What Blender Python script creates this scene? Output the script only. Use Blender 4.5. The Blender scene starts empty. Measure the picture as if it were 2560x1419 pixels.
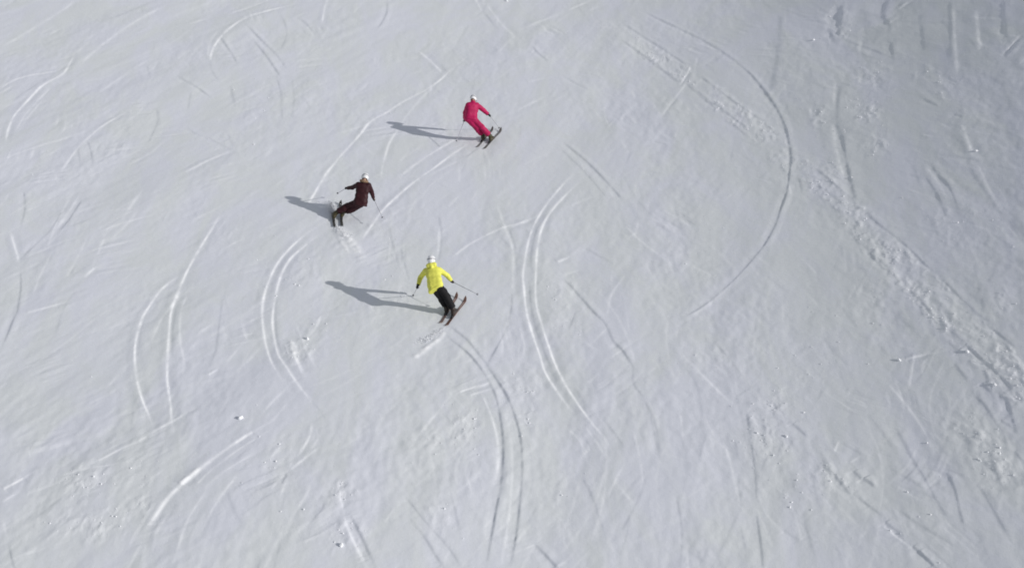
import bpy, math, random
import numpy as np
from mathutils import Matrix, Vector

# ------------------------------------------------------------------ camera, light, exposure
C = bpy.context.scene.collection
S = bpy.context.scene
TILT = math.radians(12.0)                      # the piste falls away from the camera
RT = Matrix.Rotation(-TILT, 4, 'X')            # piste frame (x across, y down the hill, z off the snow) -> world

cam_data = bpy.data.cameras.new('camera')
cam_data.sensor_width = 36.0
cam_data.lens = 47.81
cam_data.clip_end = 3000.0
cam = bpy.data.objects.new('camera', cam_data)
C.objects.link(cam)
PITCH = math.radians(30.0)
DIST = 37.2
cam.matrix_world = RT @ (Matrix.Translation((0, -DIST * math.cos(PITCH), DIST * math.sin(PITCH)))
                         @ Matrix.Rotation(math.pi / 2 - PITCH, 4, 'X'))
S.camera = cam

SUN_AZ, SUN_EL = math.radians(-21.5), math.radians(24.6)    # in the piste frame
sun_dir = RT.to_3x3() @ Vector((math.cos(SUN_EL) * math.cos(SUN_AZ), math.cos(SUN_EL) * math.sin(SUN_AZ), math.sin(SUN_EL)))
sun_data = bpy.data.lights.new('sun', 'SUN')
sun_data.energy = 3.05
sun_data.angle = math.radians(0.6)
sun_data.color = (1.0, 0.975, 0.95)
sun = bpy.data.objects.new('sun', sun_data)
sun.rotation_euler = sun_dir.to_track_quat('Z', 'Y').to_euler()
sun.location = (20, -10, 30)
C.objects.link(sun)

world = bpy.data.worlds.new('World')
S.world = world
world.use_nodes = True
wn, wl = world.node_tree.nodes, world.node_tree.links
bg = wn['Background']
sky = wn.new('ShaderNodeTexSky')
sky.sky_type = 'NISHITA'
sky.sun_disc = False
sky.sun_elevation = math.asin(sun_dir.z)
sky.sun_rotation = math.atan2(sun_dir.x, sun_dir.y)
sky.altitude = 2000.0
sky.air_density = 1.0
sky.dust_density = 1.5
hs = wn.new('ShaderNodeHueSaturation')
hs.inputs['Saturation'].default_value = 0.32
wl.new(sky.outputs['Color'], hs.inputs['Color'])
wl.new(hs.outputs['Color'], bg.inputs['Color'])
bg.inputs['Strength'].default_value = 0.125

S.view_settings.view_transform = 'Standard'
S.view_settings.look = 'None'
S.view_settings.exposure = 0.0
S.view_settings.gamma = 1.0
S.view_settings.use_curve_mapping = False
S.cycles.filter_width = 1.8
S.cycles.max_bounces = 6

# ------------------------------------------------------------------ data measured on the piste
def macro(x, y):
    """the large shape of the piste, metres: it banks up along its right side, with a low swell near the bottom"""
    out = 0.18 * np.exp(-((x + 5.0) ** 2 + (y + 8.0) ** 2) / 27.0)
    for g, w, q in ((0.30, 2.7, x - (7.2 - 0.04 * y)), (0.14, 2.5, x - (13.0 - 0.05 * (y - 10)))):
        out = out + g * w * (np.logaddexp(0.0, q / w) - np.exp(-5.0))
    return out


# ski tracks cut into the snow: (b = wall towards the sun, d = wall away from it; strength), width m, points in metres
TRACKS=[
 ('b3',0.059,((-18.64,14.21),(-18.44,14.96),(-18.01,15.48),(-17.56,15.72),(-17.24,15.89))),
 ('b2',0.058,((-18.58,13.60),(-18.44,13.94),(-18.33,14.33))),
 ('b3',0.057,((-16.82,9.16),(-16.99,9.81),(-17.18,10.65),(-17.33,11.69),(-17.31,12.96),(-17.19,14.48),(-16.91,15.28),(-16.76,15.80),(-16.82,16.80),(-16.91,17.79))),
 ('b1',0.070,((-16.83,10.31),(-16.98,11.69),(-16.95,12.96),(-16.83,14.48))),
 ('b1',0.070,((-16.79,10.72),(-16.83,11.87),(-16.78,13.33))),
 ('b1',0.077,((-17.71,16.97),(-17.26,17.27),(-16.91,17.79),(-16.73,19.00))),
 ('b3',0.081,((-11.48,16.72),(-11.65,18.01),(-11.62,19.36),(-11.38,20.87),(-10.94,22.10),(-10.23,22.91),(-9.48,23.53),(-9.11,23.90))),
 ('b1',0.079,((-11.67,17.14),(-11.87,18.68),(-11.88,20.06),(-11.72,20.58))),
 ('d1',0.060,((-11.66,17.57),(-11.26,15.97),(-10.78,14.87))),
 ('b2',0.085,((-11.92,22.51),(-11.29,23.17),(-10.73,23.91),(-10.02,24.87))),
 ('b2',0.082,((-13.39,21.16),(-12.98,21.56),(-12.63,21.85))),
 ('d2',0.063,((-11.80,20.06),(-11.36,19.00),(-10.89,17.92),(-10.47,16.80))),
 ('d2',0.063,((-11.03,21.50),(-10.01,19.45),(-9.12,17.70),(-8.46,16.13))),
 ('d2',0.061,((-10.33,19.45),(-9.48,17.57),(-8.58,15.31))),
 ('d1',0.081,((-9.83,23.01),(-9.29,21.26),(-9.02,19.82),(-9.01,18.01))),
 ('d1',0.072,((-8.87,15.88),(-8.30,13.51),(-7.89,10.99))),
 ('d1',0.086,((-8.22,15.47),(-7.84,13.51),(-7.61,11.33))),
 ('d2',0.059,((-12.50,15.48),(-11.63,14.48),(-10.90,13.52))),
 ('d1',0.071,((-11.63,13.98),(-11.42,12.41))),
 ('d1',0.067,((-11.18,10.72),(-10.69,10.18),(-10.05,9.64),(-9.06,8.61))),
 ('d1',0.067,((-9.66,10.31),(-9.32,9.32))),
 ('b2',0.067,((-7.90,24.76),(-7.89,23.27),(-7.78,21.45))),
 ('d1',0.082,((-8.97,22.25),(-8.42,21.25),(-7.96,20.19))),
 ('b2',0.054,((-14.40,6.97),(-14.40,8.21),(-14.34,9.16),(-14.27,9.65),(-14.06,10.65),(-13.74,11.52),(-13.19,12.70))),
 ('b1',0.067,((-16.64,7.87),(-16.34,8.37),(-15.67,9.16),(-15.14,9.65),(-14.63,10.21),(-13.92,10.89))),
 ('d2',0.053,((-14.27,9.71),(-13.96,9.00),(-13.61,7.99))),
 ('d1',0.082,((-12.59,12.59),(-12.24,11.34),(-12.16,9.98),(-12.17,9.32))),
 ('b1',0.066,((-12.49,7.60),(-11.93,8.52),(-11.67,9.38))),
 ('b2',0.078,((-10.49,6.97),(-10.15,7.50),(-9.76,8.12),(-9.33,8.61))),
 ('d1',0.065,((-14.36,9.00),(-13.95,7.75))),
 ('d1',0.075,((-13.91,16.72),(-13.47,15.48))),
 ('d1',0.087,((-10.35,14.68),(-9.85,12.77))),
 ('b1',0.131,((-20.02,18.46),(-19.58,20.06),(-18.92,22.76),(-18.68,24.34))),
 ('b1',0.144,((-16.45,16.30),(-16.07,18.91),(-15.54,21.26),(-14.62,23.80))),
 ('b1',0.136,((-21.60,23.28),(-21.34,24.34))),
 ('d1',0.147,((-17.89,12.78),(-17.30,15.08),(-16.53,17.14))),
 ('b1',0.104,((-15.03,13.52),(-14.54,15.28),(-13.93,17.14))),
 ('d1',0.151,((-17.01,21.26),(-16.07,22.76),(-15.14,24.61))),
 ('b3',0.054,((-6.31,3.65),(-6.23,4.54),(-6.08,5.75),(-5.91,6.96),(-5.70,7.92),(-5.47,8.82),(-5.13,10.09),(-4.89,11.14),(-4.38,12.02),(-3.80,13.07),(-3.11,14.12),(-2.61,15.17),(-2.12,16.63))),
 ('b2',0.065,((-4.13,6.47),(-4.16,7.27),(-4.14,8.18),(-4.08,9.39),(-3.88,10.55))),
 ('b1',0.071,((-3.88,10.55),(-3.63,11.83),(-3.19,13.47),(-2.85,14.42))),
 ('b3',0.049,((-4.38,2.23),(-4.29,2.82),(-4.12,3.53),(-3.87,4.52),(-3.35,5.78),(-2.93,6.63),(-2.48,7.42),(-1.96,8.42),(-1.36,9.49))),
 ('b2',0.065,((-3.65,6.53),(-3.18,7.53),(-2.74,8.35),(-2.00,9.51),(-1.75,9.90))),
 ('d2',0.039,((-1.58,8.04),(-1.34,8.50),(-1.06,9.00))),
 ('b1',0.064,((-2.78,6.66),(-2.30,7.24),(-1.69,7.98))),
 ('d1',0.063,((-2.52,6.51),(-1.99,5.92))),
 ('d1',0.065,((-0.95,8.77),(-0.87,7.96))),
 ('b2',0.068,((-1.62,24.63),(-1.46,23.77),(-1.27,22.77))),
 ('d1',0.083,((-1.35,23.14),(-1.08,22.25),(-0.65,20.70))),
 ('b1',0.082,((-1.10,23.64),(-0.39,21.02),(0.19,19.33))),
 ('b2',0.076,((-3.66,18.18),(-3.13,17.08),(-2.60,15.82))),
 ('d2',0.067,((-5.40,24.57),(-5.26,23.25),(-5.26,22.02),(-5.46,20.46))),
 ('b2',0.084,((2.24,22.37),(2.68,22.85),(3.24,23.40))),
 ('b1',0.083,((3.06,22.16),(3.49,22.52),(4.01,22.89))),
 ('b1',0.114,((0.16,20.08),(0.98,21.05),(1.98,22.01))),
 ('d2',0.062,((0.78,18.29),(1.00,17.56),(1.28,16.81))),
 ('b1',0.062,((0.69,17.33),(1.01,18.40))),
 ('b1',0.084,((5.04,10.68),(5.57,11.93),(6.21,13.37))),
 ('d1',0.069,((5.18,10.81),(5.80,12.22))),
 ('d1',0.073,((1.78,15.31),(2.13,14.71),(2.60,13.87))),
 ('b1',0.073,((0.44,14.59),(0.88,14.80),(1.33,14.95))),
 ('b1',0.084,((-0.14,11.54),(0.42,12.30),(1.00,12.99))),
 ('d2',0.051,((1.60,9.49),(1.97,8.66),(2.31,7.87),(2.70,6.81),(3.14,5.47),(3.39,4.62))),
 ('d1',0.063,((1.58,8.85),(1.94,7.85),(2.27,6.98),(2.64,5.81),(2.91,4.81))),
 ('b3',0.054,((2.15,7.08),(1.82,6.52),(1.37,5.50),(0.93,4.33),(0.59,3.04),(0.42,1.80),(0.31,0.42),(0.33,-0.34),(0.37,-1.35),(0.49,-2.37),(0.71,-3.73),(0.84,-4.52),(1.26,-5.77),(1.58,-6.38))),
 ('b3',0.053,((2.25,6.48),(1.83,5.66),(1.25,4.39),(0.91,3.27),(0.73,1.95),(0.66,0.40),(0.64,-1.01),(0.77,-2.18),(0.92,-3.18),(1.14,-4.40),(1.48,-5.61),(1.84,-6.61),(2.09,-7.18),(2.24,-7.75))),
 ('d1',0.052,((0.46,0.10),(0.51,-1.36),(0.62,-2.41),(0.82,-3.57),(1.03,-4.48))),
 ('d1',0.058,((0.55,0.32),(0.55,1.70),(0.73,3.03),(1.08,4.17))),
 ('b1',0.077,((-0.50,5.05),(-0.20,3.25),(0.00,2.08),(0.04,1.04),(0.02,-0.04),(-0.03,-1.47),(-0.18,-2.50),(-0.40,-3.36))),
 ('d2',0.041,((0.01,-0.04),(-0.03,-1.47),(-0.18,-2.50),(-0.51,-3.72),(-0.61,-4.11))),
 ('d1',0.057,((-0.12,3.45),(0.11,1.83),(0.13,0.78))),
 ('b2',0.070,((-1.75,1.39),(-1.21,2.26),(-0.76,2.76),(-0.28,3.20),(0.24,3.48),(0.72,3.87))),
 ('b1',0.071,((-0.23,3.07),(0.24,3.43))),
 ('d2',0.052,((1.22,0.38),(1.53,-0.10),(1.77,-0.70),(2.16,-1.70),(2.41,-2.26),(2.56,-3.12),(2.75,-3.52),(2.95,-4.25))),
 ('b1',0.064,((3.20,0.41),(2.87,-0.31),(2.64,-0.91),(2.49,-1.90))),
 ('d2',0.042,((1.69,-1.45),(1.62,-1.85),(1.51,-2.29))),
 ('b2',0.056,((1.12,0.97),(1.44,1.21))),
 ('b2',0.055,((1.32,0.33),(1.73,0.55))),
 ('b1',0.061,((1.69,4.52),(2.07,4.82),(2.57,5.18))),
 ('b1',0.069,((-2.13,3.50),(-2.11,2.50),(-2.11,1.53))),
 ('d1',0.058,((-2.20,4.28),(-2.04,2.50),(-2.07,1.30))),
 ('d1',0.069,((-3.67,3.52),(-3.38,2.03),(-3.12,0.85))),
 ('d1',0.056,((-3.22,2.27),(-2.87,0.39))),
 ('b1',0.069,((3.28,3.20),(3.67,2.17),(4.14,1.16))),
 ('d2',0.031,((-1.66,-2.22),(-1.49,-2.42),(-1.17,-2.88),(-0.90,-3.46))),
 ('d3',0.037,((-1.79,-2.42),(-1.65,-2.74),(-1.27,-3.31),(-1.03,-3.68),(-0.69,-4.45),(-0.42,-5.35),(-0.25,-6.60),(-0.20,-7.69),(-0.23,-8.70),(-0.33,-9.66),(-0.44,-10.68),(-0.53,-11.57))),
 ('b2',0.055,((-0.74,-5.27),(-0.50,-6.23),(-0.34,-7.12),(-0.30,-7.88),(-0.32,-8.59))),
 ('d1',0.050,((-0.93,-3.40),(-0.75,-3.80),(-0.50,-4.29))),
 ('d3',0.054,((-0.75,-3.83),(-0.36,-4.79),(-0.09,-5.60),(0.09,-6.45),(0.20,-7.26),(0.22,-8.03),(0.20,-8.89),(0.13,-9.95),(0.08,-10.54),(-0.05,-11.57))),
 ('b1',0.052,((-0.28,-5.69),(-0.12,-6.50),(-0.01,-7.43),(0.01,-8.45),(-0.04,-9.54),(-0.12,-10.56),(-0.24,-11.57))),
 ('b3',0.067,((-1.47,-5.52),(-1.12,-5.22),(-0.74,-5.02))),
 ('b3',0.057,((-1.08,-5.53),(-0.90,-5.39),(-0.70,-5.27))),
 ('d2',0.041,((-2.26,-9.83),(-1.77,-10.68),(-1.54,-11.17),(-1.32,-11.57))),
 ('d1',0.041,((-2.36,-9.18),(-1.80,-10.16),(-1.30,-10.91),(-0.96,-11.57))),
 ('d1',0.042,((-1.37,-8.92),(-1.19,-9.79),(-1.07,-10.56))),
 ('b1',0.052,((-2.18,-9.13),(-1.88,-8.67))),
 ('d2',0.041,((0.37,-10.62),(0.66,-11.07),(0.96,-11.57))),
 ('d1',0.051,((3.01,-8.36),(2.70,-9.38),(2.23,-10.52))),
 ('d1',0.057,((2.52,-2.92),(2.94,-4.14),(2.92,-5.03),(3.13,-5.77),(3.24,-7.04),(3.28,-8.23))),
 ('d1',0.054,((-1.63,-8.34),(-1.17,-7.71),(-0.68,-6.83))),
 ('b2',0.067,((-3.81,-8.67),(-3.57,-9.72),(-3.38,-10.42),(-2.92,-11.48))),
 ('d2',0.049,((-3.43,-9.86),(-3.09,-10.64),(-2.77,-11.42))),
 ('b1',0.050,((-2.69,-10.30),(-2.53,-9.88))),
 ('b1',0.074,((-1.69,-6.04),(-2.02,-6.86),(-2.25,-7.48))),
 ('b1',0.054,((-1.56,-6.92),(-1.83,-7.77))),
 ('d2',0.048,((-15.17,5.84),(-14.74,4.58),(-14.53,3.56))),
 ('b1',0.061,((-14.78,4.21),(-14.25,4.96))),
 ('b2',0.057,((-14.75,3.17),(-14.22,2.02),(-13.87,1.24))),
 ('d2',0.042,((-13.77,1.01),(-13.41,-0.09),(-13.21,-0.88),(-13.08,-1.50),(-13.03,-2.05),(-12.96,-2.64),(-12.91,-3.36))),
 ('b1',0.053,((-13.18,-1.07),(-13.01,-1.89))),
 ('d2',0.047,((-13.58,4.66),(-13.55,3.27),(-13.69,2.50),(-13.89,1.54))),
 ('b1',0.059,((-13.58,4.21),(-13.63,3.17))),
 ('d2',0.048,((-13.20,5.28),(-13.19,4.23),(-13.26,3.10))),
 ('b1',0.084,((-13.36,5.42),(-13.35,4.34),(-13.40,3.17))),
 ('b1',0.059,((-13.63,6.13),(-13.54,4.07),(-13.39,2.55),(-13.27,1.95))),
 ('b1',0.055,((-14.10,0.11),(-13.80,0.51),(-13.33,1.22))),
 ('b1',0.069,((-13.81,1.47),(-13.22,2.19),(-12.59,2.80))),
 ('b1',0.066,((-12.93,-0.65),(-13.04,0.44),(-13.11,1.59))),
 ('b3',0.063,((-8.73,4.65),(-8.83,3.35),(-8.94,2.25),(-9.03,1.04),(-9.05,0.20),(-9.04,-0.69),(-9.00,-1.47),(-8.84,-2.43),(-8.59,-3.75),(-8.37,-4.78),(-8.07,-5.80),(-7.85,-6.63),(-7.67,-7.15))),
 ('d1',0.062,((-8.93,-0.71),(-8.89,-1.52),(-8.73,-2.53),(-8.45,-3.89))),
 ('b1',0.059,((-8.38,4.39),(-8.56,3.60),(-8.72,2.67))),
 ('b2',0.086,((-9.01,-0.24),(-9.03,-0.93),(-9.07,-1.35))),
 ('b3',0.050,((-9.12,0.70),(-9.51,-0.23),(-9.64,-1.11),(-9.69,-1.81),(-9.62,-2.62),(-9.52,-3.28),(-9.33,-4.05),(-9.04,-4.96),(-8.71,-5.77),(-8.48,-6.23),(-8.23,-6.82))),
 ('d1',0.051,((-9.61,-1.71),(-9.56,-2.52),(-9.38,-3.49))),
 ('b1',0.052,((-9.08,-1.14),(-9.17,-1.88),(-9.19,-2.68))),
 ('b1',0.051,((-8.76,-0.37),(-8.75,-1.39),(-8.49,-2.77),(-8.14,-3.95),(-8.04,-4.63))),
 ('d1',0.062,((-7.80,-0.57),(-7.61,-2.11),(-7.46,-3.46),(-7.47,-4.32))),
 ('b2',0.058,((-8.27,2.01),(-8.09,2.30),(-7.86,2.54))),
 ('b2',0.055,((-11.83,0.22),(-11.71,0.71))),
 ('b1',0.068,((-11.74,0.85),(-11.79,1.85),(-11.85,2.75))),
 ('b1',0.084,((-9.63,3.71),(-9.29,4.12),(-8.96,4.57))),
 ('b2',0.053,((-12.91,-1.61),(-12.49,-1.36),(-11.98,-1.03))),
 ('b1',0.121,((-11.61,3.55),(-11.57,4.60),(-11.52,5.42))),
 ('b1',0.079,((-12.32,0.22),(-12.30,1.35),(-12.35,2.55))),
 ('d1',0.085,((-11.81,-0.22),(-11.89,-1.28),(-11.75,-2.49))),
 ('b1',0.071,((-12.15,2.92),(-11.61,3.55),(-10.90,4.07))),
 ('b3',0.064,((-5.56,3.67),(-5.78,3.36),(-6.05,2.83),(-6.37,2.00),(-6.59,1.13),(-6.67,0.19),(-6.67,-0.71),(-6.58,-1.56),(-6.43,-2.33),(-6.23,-3.15),(-5.98,-3.94),(-5.68,-4.63),(-5.44,-5.09))),
 ('b3',0.063,((-5.43,3.21),(-5.65,2.86),(-5.90,2.31),(-6.25,1.43),(-6.38,0.50),(-6.37,-0.56),(-6.31,-1.42),(-6.22,-2.13),(-6.04,-2.95),(-5.83,-3.68),(-5.58,-4.19),(-5.30,-4.76),(-4.95,-5.41),(-4.63,-5.92))),
 ('d1',0.052,((-6.33,-0.56),(-6.21,-1.75),(-5.96,-2.97),(-5.67,-3.85))),
 ('d1',0.038,((-4.84,-5.58),(-4.63,-5.92),(-4.42,-6.32))),
 ('b3',0.090,((-5.68,-2.94),(-5.47,-3.57),(-5.22,-4.25))),
 ('d2',0.060,((-5.86,-2.98),(-5.65,-3.56),(-5.54,-3.95))),
 ('b2',0.073,((-5.00,-1.55),(-5.07,-2.28),(-5.24,-2.88))),
 ('b1',0.063,((-6.56,-1.65),(-7.02,-2.26))),
 ('b1',0.082,((-6.58,-2.57),(-6.77,-2.66))),
 ('b1',0.080,((-7.15,-4.14),(-7.03,-3.79),(-6.91,-3.39))),
 ('b2',0.049,((-7.48,-4.68),(-7.33,-4.43))),
 ('b1',0.099,((-6.69,-4.30),(-6.42,-3.55))),
 ('d1',0.058,((-5.13,2.78),(-4.71,1.75))),
 ('d1',0.057,((-4.66,2.53),(-4.29,1.56))),
 ('b1',0.069,((-4.98,2.53),(-4.80,1.92),(-4.63,1.56))),
 ('b1',0.061,((-5.66,-1.97),(-5.26,-3.18),(-4.96,-3.95))),
 ('b3',0.070,((-11.12,-9.09),(-10.86,-8.82),(-10.60,-8.48))),
 ('b1',0.053,((-10.60,-8.48),(-10.18,-8.17),(-9.39,-8.21))),
 ('b2',0.045,((-9.43,-8.25),(-9.06,-7.88),(-8.78,-7.59),(-8.45,-7.29),(-8.22,-6.96),(-7.87,-6.54),(-7.50,-6.07))),
 ('b1',0.044,((-10.13,-8.64),(-9.37,-8.30),(-8.95,-8.20),(-8.53,-8.10))),
 ('b1',0.043,((-10.60,-9.24),(-10.26,-9.03),(-9.95,-8.81))),
 ('b2',0.043,((-10.94,-9.51),(-10.79,-9.30))),
 ('b3',0.096,((-7.60,-10.52),(-7.47,-9.96),(-7.34,-9.40),(-7.12,-8.91),(-6.84,-8.39),(-6.52,-7.87),(-6.14,-7.32),(-5.81,-6.92))),
 ('b2',0.078,((-7.23,-9.07),(-7.08,-8.77),(-6.98,-8.61))),
 ('b2',0.053,((-6.88,-9.17),(-6.68,-8.63),(-6.39,-8.12),(-6.03,-7.58),(-5.62,-7.07))),
 ('b1',0.065,((-5.68,-6.89),(-5.41,-6.25),(-5.29,-5.80))),
 ('b1',0.066,((-5.85,-6.41),(-5.66,-5.83),(-5.44,-5.26))),
 ('b1',0.052,((-6.69,-9.19),(-6.30,-8.52),(-5.71,-7.81))),
 ('b1',0.057,((-7.56,-10.57),(-7.61,-11.03),(-7.67,-11.49))),
 ('b1',0.075,((-7.13,-9.57),(-7.30,-10.33),(-7.30,-11.05))),
 ('b1',0.067,((-6.54,-9.06),(-6.76,-10.09),(-6.79,-11.18))),
 ('b1',0.068,((-5.95,-8.52),(-6.27,-9.59),(-6.42,-10.59))),
 ('b2',0.045,((-4.62,-6.50),(-4.59,-7.18),(-4.72,-7.79),(-4.82,-8.11))),
 ('b2',0.053,((-4.93,-8.59),(-4.73,-8.24),(-4.46,-7.82))),
 ('b2',0.060,((-5.23,-9.28),(-5.10,-8.95),(-5.00,-8.67))),
 ('b3',0.051,((-4.97,-9.61),(-4.93,-9.24),(-4.89,-8.92))),
 ('d2',0.052,((-5.00,-9.15),(-4.94,-8.74))),
 ('d2',0.042,((-4.35,-10.53),(-4.16,-10.16),(-4.00,-9.79),(-3.91,-9.41))),
 ('d1',0.051,((-5.76,-10.09),(-5.38,-9.57),(-5.14,-9.21))),
 ('b1',0.055,((-4.51,-6.74),(-4.37,-7.37))),
 ('b1',0.071,((-5.46,-8.25),(-5.27,-7.81))),
 ('b1',0.075,((-5.44,-9.48),(-5.53,-9.99),(-5.61,-10.48))),
 ('b1',0.069,((-4.28,-8.53),(-4.37,-9.21),(-4.54,-9.86))),
 ('b1',0.065,((-4.67,-10.12),(-4.81,-10.85),(-4.92,-11.49))),
 ('d1',0.073,((-4.74,-10.49),(-4.74,-11.31))),
 ('d2',0.032,((-10.41,-10.55),(-10.16,-11.08),(-9.95,-11.52))),
 ('b1',0.050,((-10.74,-9.85),(-10.50,-10.36))),
 ('b1',0.081,((-10.27,-11.44),(-9.96,-11.13),(-9.54,-10.90))),
 ('b1',0.074,((-9.93,-11.23),(-9.49,-10.51),(-9.08,-9.90))),
 ('d1',0.056,((-7.87,-6.54),(-7.77,-6.35),(-7.53,-6.17))),
 ('d1',0.054,((-7.87,-7.37),(-7.87,-7.67))),
 ('d2',0.061,((5.25,21.73),(6.06,19.96),(6.58,18.89),(7.27,17.32),(7.90,15.48),(8.32,13.86))),
 ('d3',0.049,((8.04,14.96),(8.45,13.25),(8.71,11.39),(8.85,9.68),(8.85,8.38),(8.76,7.16),(8.65,6.21),(8.45,5.33),(8.17,4.17),(7.78,3.02),(7.49,2.18),(7.08,1.26),(6.71,0.63),(6.10,-0.31))),
 ('d2',0.043,((6.95,1.04),(6.72,0.67),(6.10,-0.31),(5.37,-1.24),(4.86,-1.79),(4.24,-2.27))),
 ('b1',0.074,((6.57,0.35),(5.50,-1.21),(4.66,-2.12))),
 ('b1',0.075,((8.76,8.14),(8.62,6.69),(8.36,5.37))),
 ('d2',0.062,((4.42,20.40),(5.02,18.91),(5.80,16.93),(6.46,15.02))),
 ('d2',0.055,((6.60,14.30),(6.77,13.80),(7.43,11.64),(7.84,10.41),(8.30,9.07))),
 ('d1',0.065,((8.19,9.38),(8.50,8.14))),
 ('d2',0.048,((9.17,5.34),(9.35,4.70),(9.64,3.57))),
 ('d2',0.043,((9.93,2.29),(10.21,1.01),(10.49,0.03),(10.73,-1.25),(10.84,-1.82))),
 ('d2',0.040,((10.92,-2.08),(11.11,-3.08),(11.30,-3.99))),
 ('d2',0.038,((11.39,-4.52),(11.45,-4.78),(11.62,-5.44))),
 ('d1',0.046,((11.69,-5.79),(11.78,-6.20))),
 ('d2',0.060,((4.15,18.72),(4.74,17.28),(5.21,16.00),(6.01,13.48))),
 ('d2',0.055,((6.43,12.84),(6.81,11.54),(7.19,10.45),(7.62,9.05))),
 ('d1',0.070,((6.11,13.79),(6.36,12.87),(6.79,11.26))),
 ('d2',0.053,((7.22,9.70),(7.42,9.00),(7.59,8.30))),
 ('d1',0.062,((8.13,6.61),(8.36,5.31))),
 ('d1',0.059,((9.05,4.38),(9.45,2.97))),
 ('d2',0.042,((9.71,-0.34),(9.80,-0.94),(9.92,-1.58))),
 ('d2',0.051,((10.06,-2.20),(10.13,-2.51))),
 ('d2',0.040,((10.18,-2.69),(10.26,-3.14),(10.43,-3.96))),
 ('d1',0.048,((10.39,-3.78),(10.63,-4.78))),
 ('d3',0.037,((10.67,-4.97),(10.91,-5.93),(11.07,-6.61),(11.13,-6.92))),
 ('d2',0.036,((11.09,-6.63),(11.15,-7.13),(11.27,-7.78))),
 ('b2',0.073,((6.58,15.17),(6.41,14.45),(6.09,13.60))),
 ('d2',0.058,((6.47,14.43),(6.23,13.74),(6.08,13.34))),
 ('b1',0.088,((6.89,15.85),(6.69,14.73),(6.60,14.30))),
 ('d1',0.056,((11.68,14.68),(12.14,13.57),(12.58,12.53),(13.08,11.24))),
 ('b3',0.073,((13.90,15.36),(14.18,15.53),(14.54,15.75))),
 ('b2',0.071,((13.34,14.35),(13.73,14.65))),
 ('b3',0.051,((15.71,9.10),(16.02,9.47),(16.36,9.90))),
 ('d3',0.077,((15.61,8.99),(15.86,9.12),(16.24,9.60))),
 ('d2',0.083,((13.17,13.03),(13.08,12.43),(12.96,11.71))),
 ('d1',0.123,((15.57,14.81),(15.00,12.47),(14.33,10.03))),
 ('b1',0.121,((15.54,14.20),(14.85,11.36),(14.23,8.65))),
 ('d2',0.093,((16.85,13.10),(16.24,10.76),(16.14,9.92))),
 ('d2',0.050,((12.90,8.31),(13.01,7.87),(13.17,7.39))),
 ('d2',0.061,((13.43,6.45),(13.58,6.17))),
 ('b1',0.075,((13.58,8.23),(13.50,7.34))),
 ('b1',0.061,((12.33,5.82),(12.54,5.52))),
 ('b2',0.106,((13.53,5.65),(13.45,4.85),(13.33,3.89))),
 ('d1',0.111,((13.39,5.47),(13.17,3.90),(13.04,2.73),(13.05,1.62),(13.08,-0.07),(13.11,-1.55))),
 ('b1',0.108,((13.31,3.45),(13.17,1.54),(13.07,-0.35),(13.09,-1.80))),
 ('b1',0.100,((15.77,8.02),(16.11,8.36))),
 ('b1',0.073,((15.32,6.69),(15.67,6.90))),
 ('d2',0.057,((12.19,4.10),(12.21,3.20),(12.29,2.54),(12.28,1.85),(12.20,1.17))),
 ('d2',0.045,((11.89,3.28),(11.92,2.34),(11.90,1.76),(11.85,0.98))),
 ('b1',0.080,((12.04,3.87),(12.10,3.09),(12.13,2.36))),
 ('d3',0.177,((12.42,17.51),(12.08,16.08),(11.75,14.62))),
 ('d2',0.145,((13.92,16.64),(13.46,15.43),(13.41,14.32))),
 ('d1',0.203,((10.37,18.44),(9.60,14.53),(8.85,11.32))),
 ('d2',0.116,((11.59,15.67),(11.57,14.65))),
 ('d1',0.129,((11.06,10.90),(10.41,8.16),(10.26,6.43))),
 ('d2',0.096,((10.40,7.51),(10.16,5.64),(9.97,3.88),(9.82,2.54))),
 ('b1',0.133,((10.95,11.15),(10.56,9.36))),
 ('b1',0.147,((10.28,8.24),(9.96,5.72),(9.84,4.00))),
 ('d1',0.138,((14.51,14.51),(13.85,11.27))),
 ('b1',0.161,((16.03,13.24),(15.24,9.92))),
 ('b1',0.142,((12.73,15.06),(12.18,13.14))),
 ('d2',0.061,((5.42,-6.24),(5.39,-7.26),(5.32,-8.11),(5.28,-8.73),(5.20,-9.36),(5.19,-9.78))),
 ('d2',0.041,((5.16,-9.88),(5.10,-10.10),(5.06,-10.73),(5.00,-11.43),(4.97,-11.76))),
 ('d1',0.054,((5.00,-7.20),(5.00,-8.07))),
 ('d1',0.052,((4.91,-8.58),(4.84,-9.59))),
 ('d1',0.049,((4.73,-10.35),(4.71,-10.97))),
 ('d2',0.046,((6.00,-5.96),(6.18,-6.50))),
 ('d2',0.045,((6.30,-6.88),(6.51,-7.39))),
 ('b1',0.070,((4.77,-7.47),(4.81,-8.49),(4.80,-9.45))),
 ('d2',0.043,((6.59,-8.64),(6.87,-8.91),(7.04,-9.49))),
 ('d2',0.042,((7.09,-9.53),(7.25,-9.83),(7.48,-10.27))),
 ('d2',0.049,((7.52,-10.52),(7.75,-10.96))),
 ('b2',0.040,((7.47,-10.60),(7.70,-11.11),(7.86,-11.42))),
 ('d3',0.039,((7.87,-11.31),(8.07,-11.78),(8.23,-12.22))),
 ('d2',0.069,((7.30,-8.86),(7.36,-9.04))),
 ('d2',0.068,((7.42,-9.13),(7.53,-9.32))),
 ('b1',0.052,((7.26,-8.71),(7.41,-8.60))),
 ('d1',0.048,((7.91,-10.24),(8.09,-10.65),(8.34,-11.08),(8.56,-11.42))),
 ('d1',0.067,((8.50,-7.40),(8.58,-8.66),(8.66,-9.38),(8.70,-9.84),(8.72,-10.28),(8.80,-10.88))),
 ('d2',0.041,((9.14,-9.29),(9.15,-9.99),(9.08,-10.51),(9.01,-11.15))),
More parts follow.
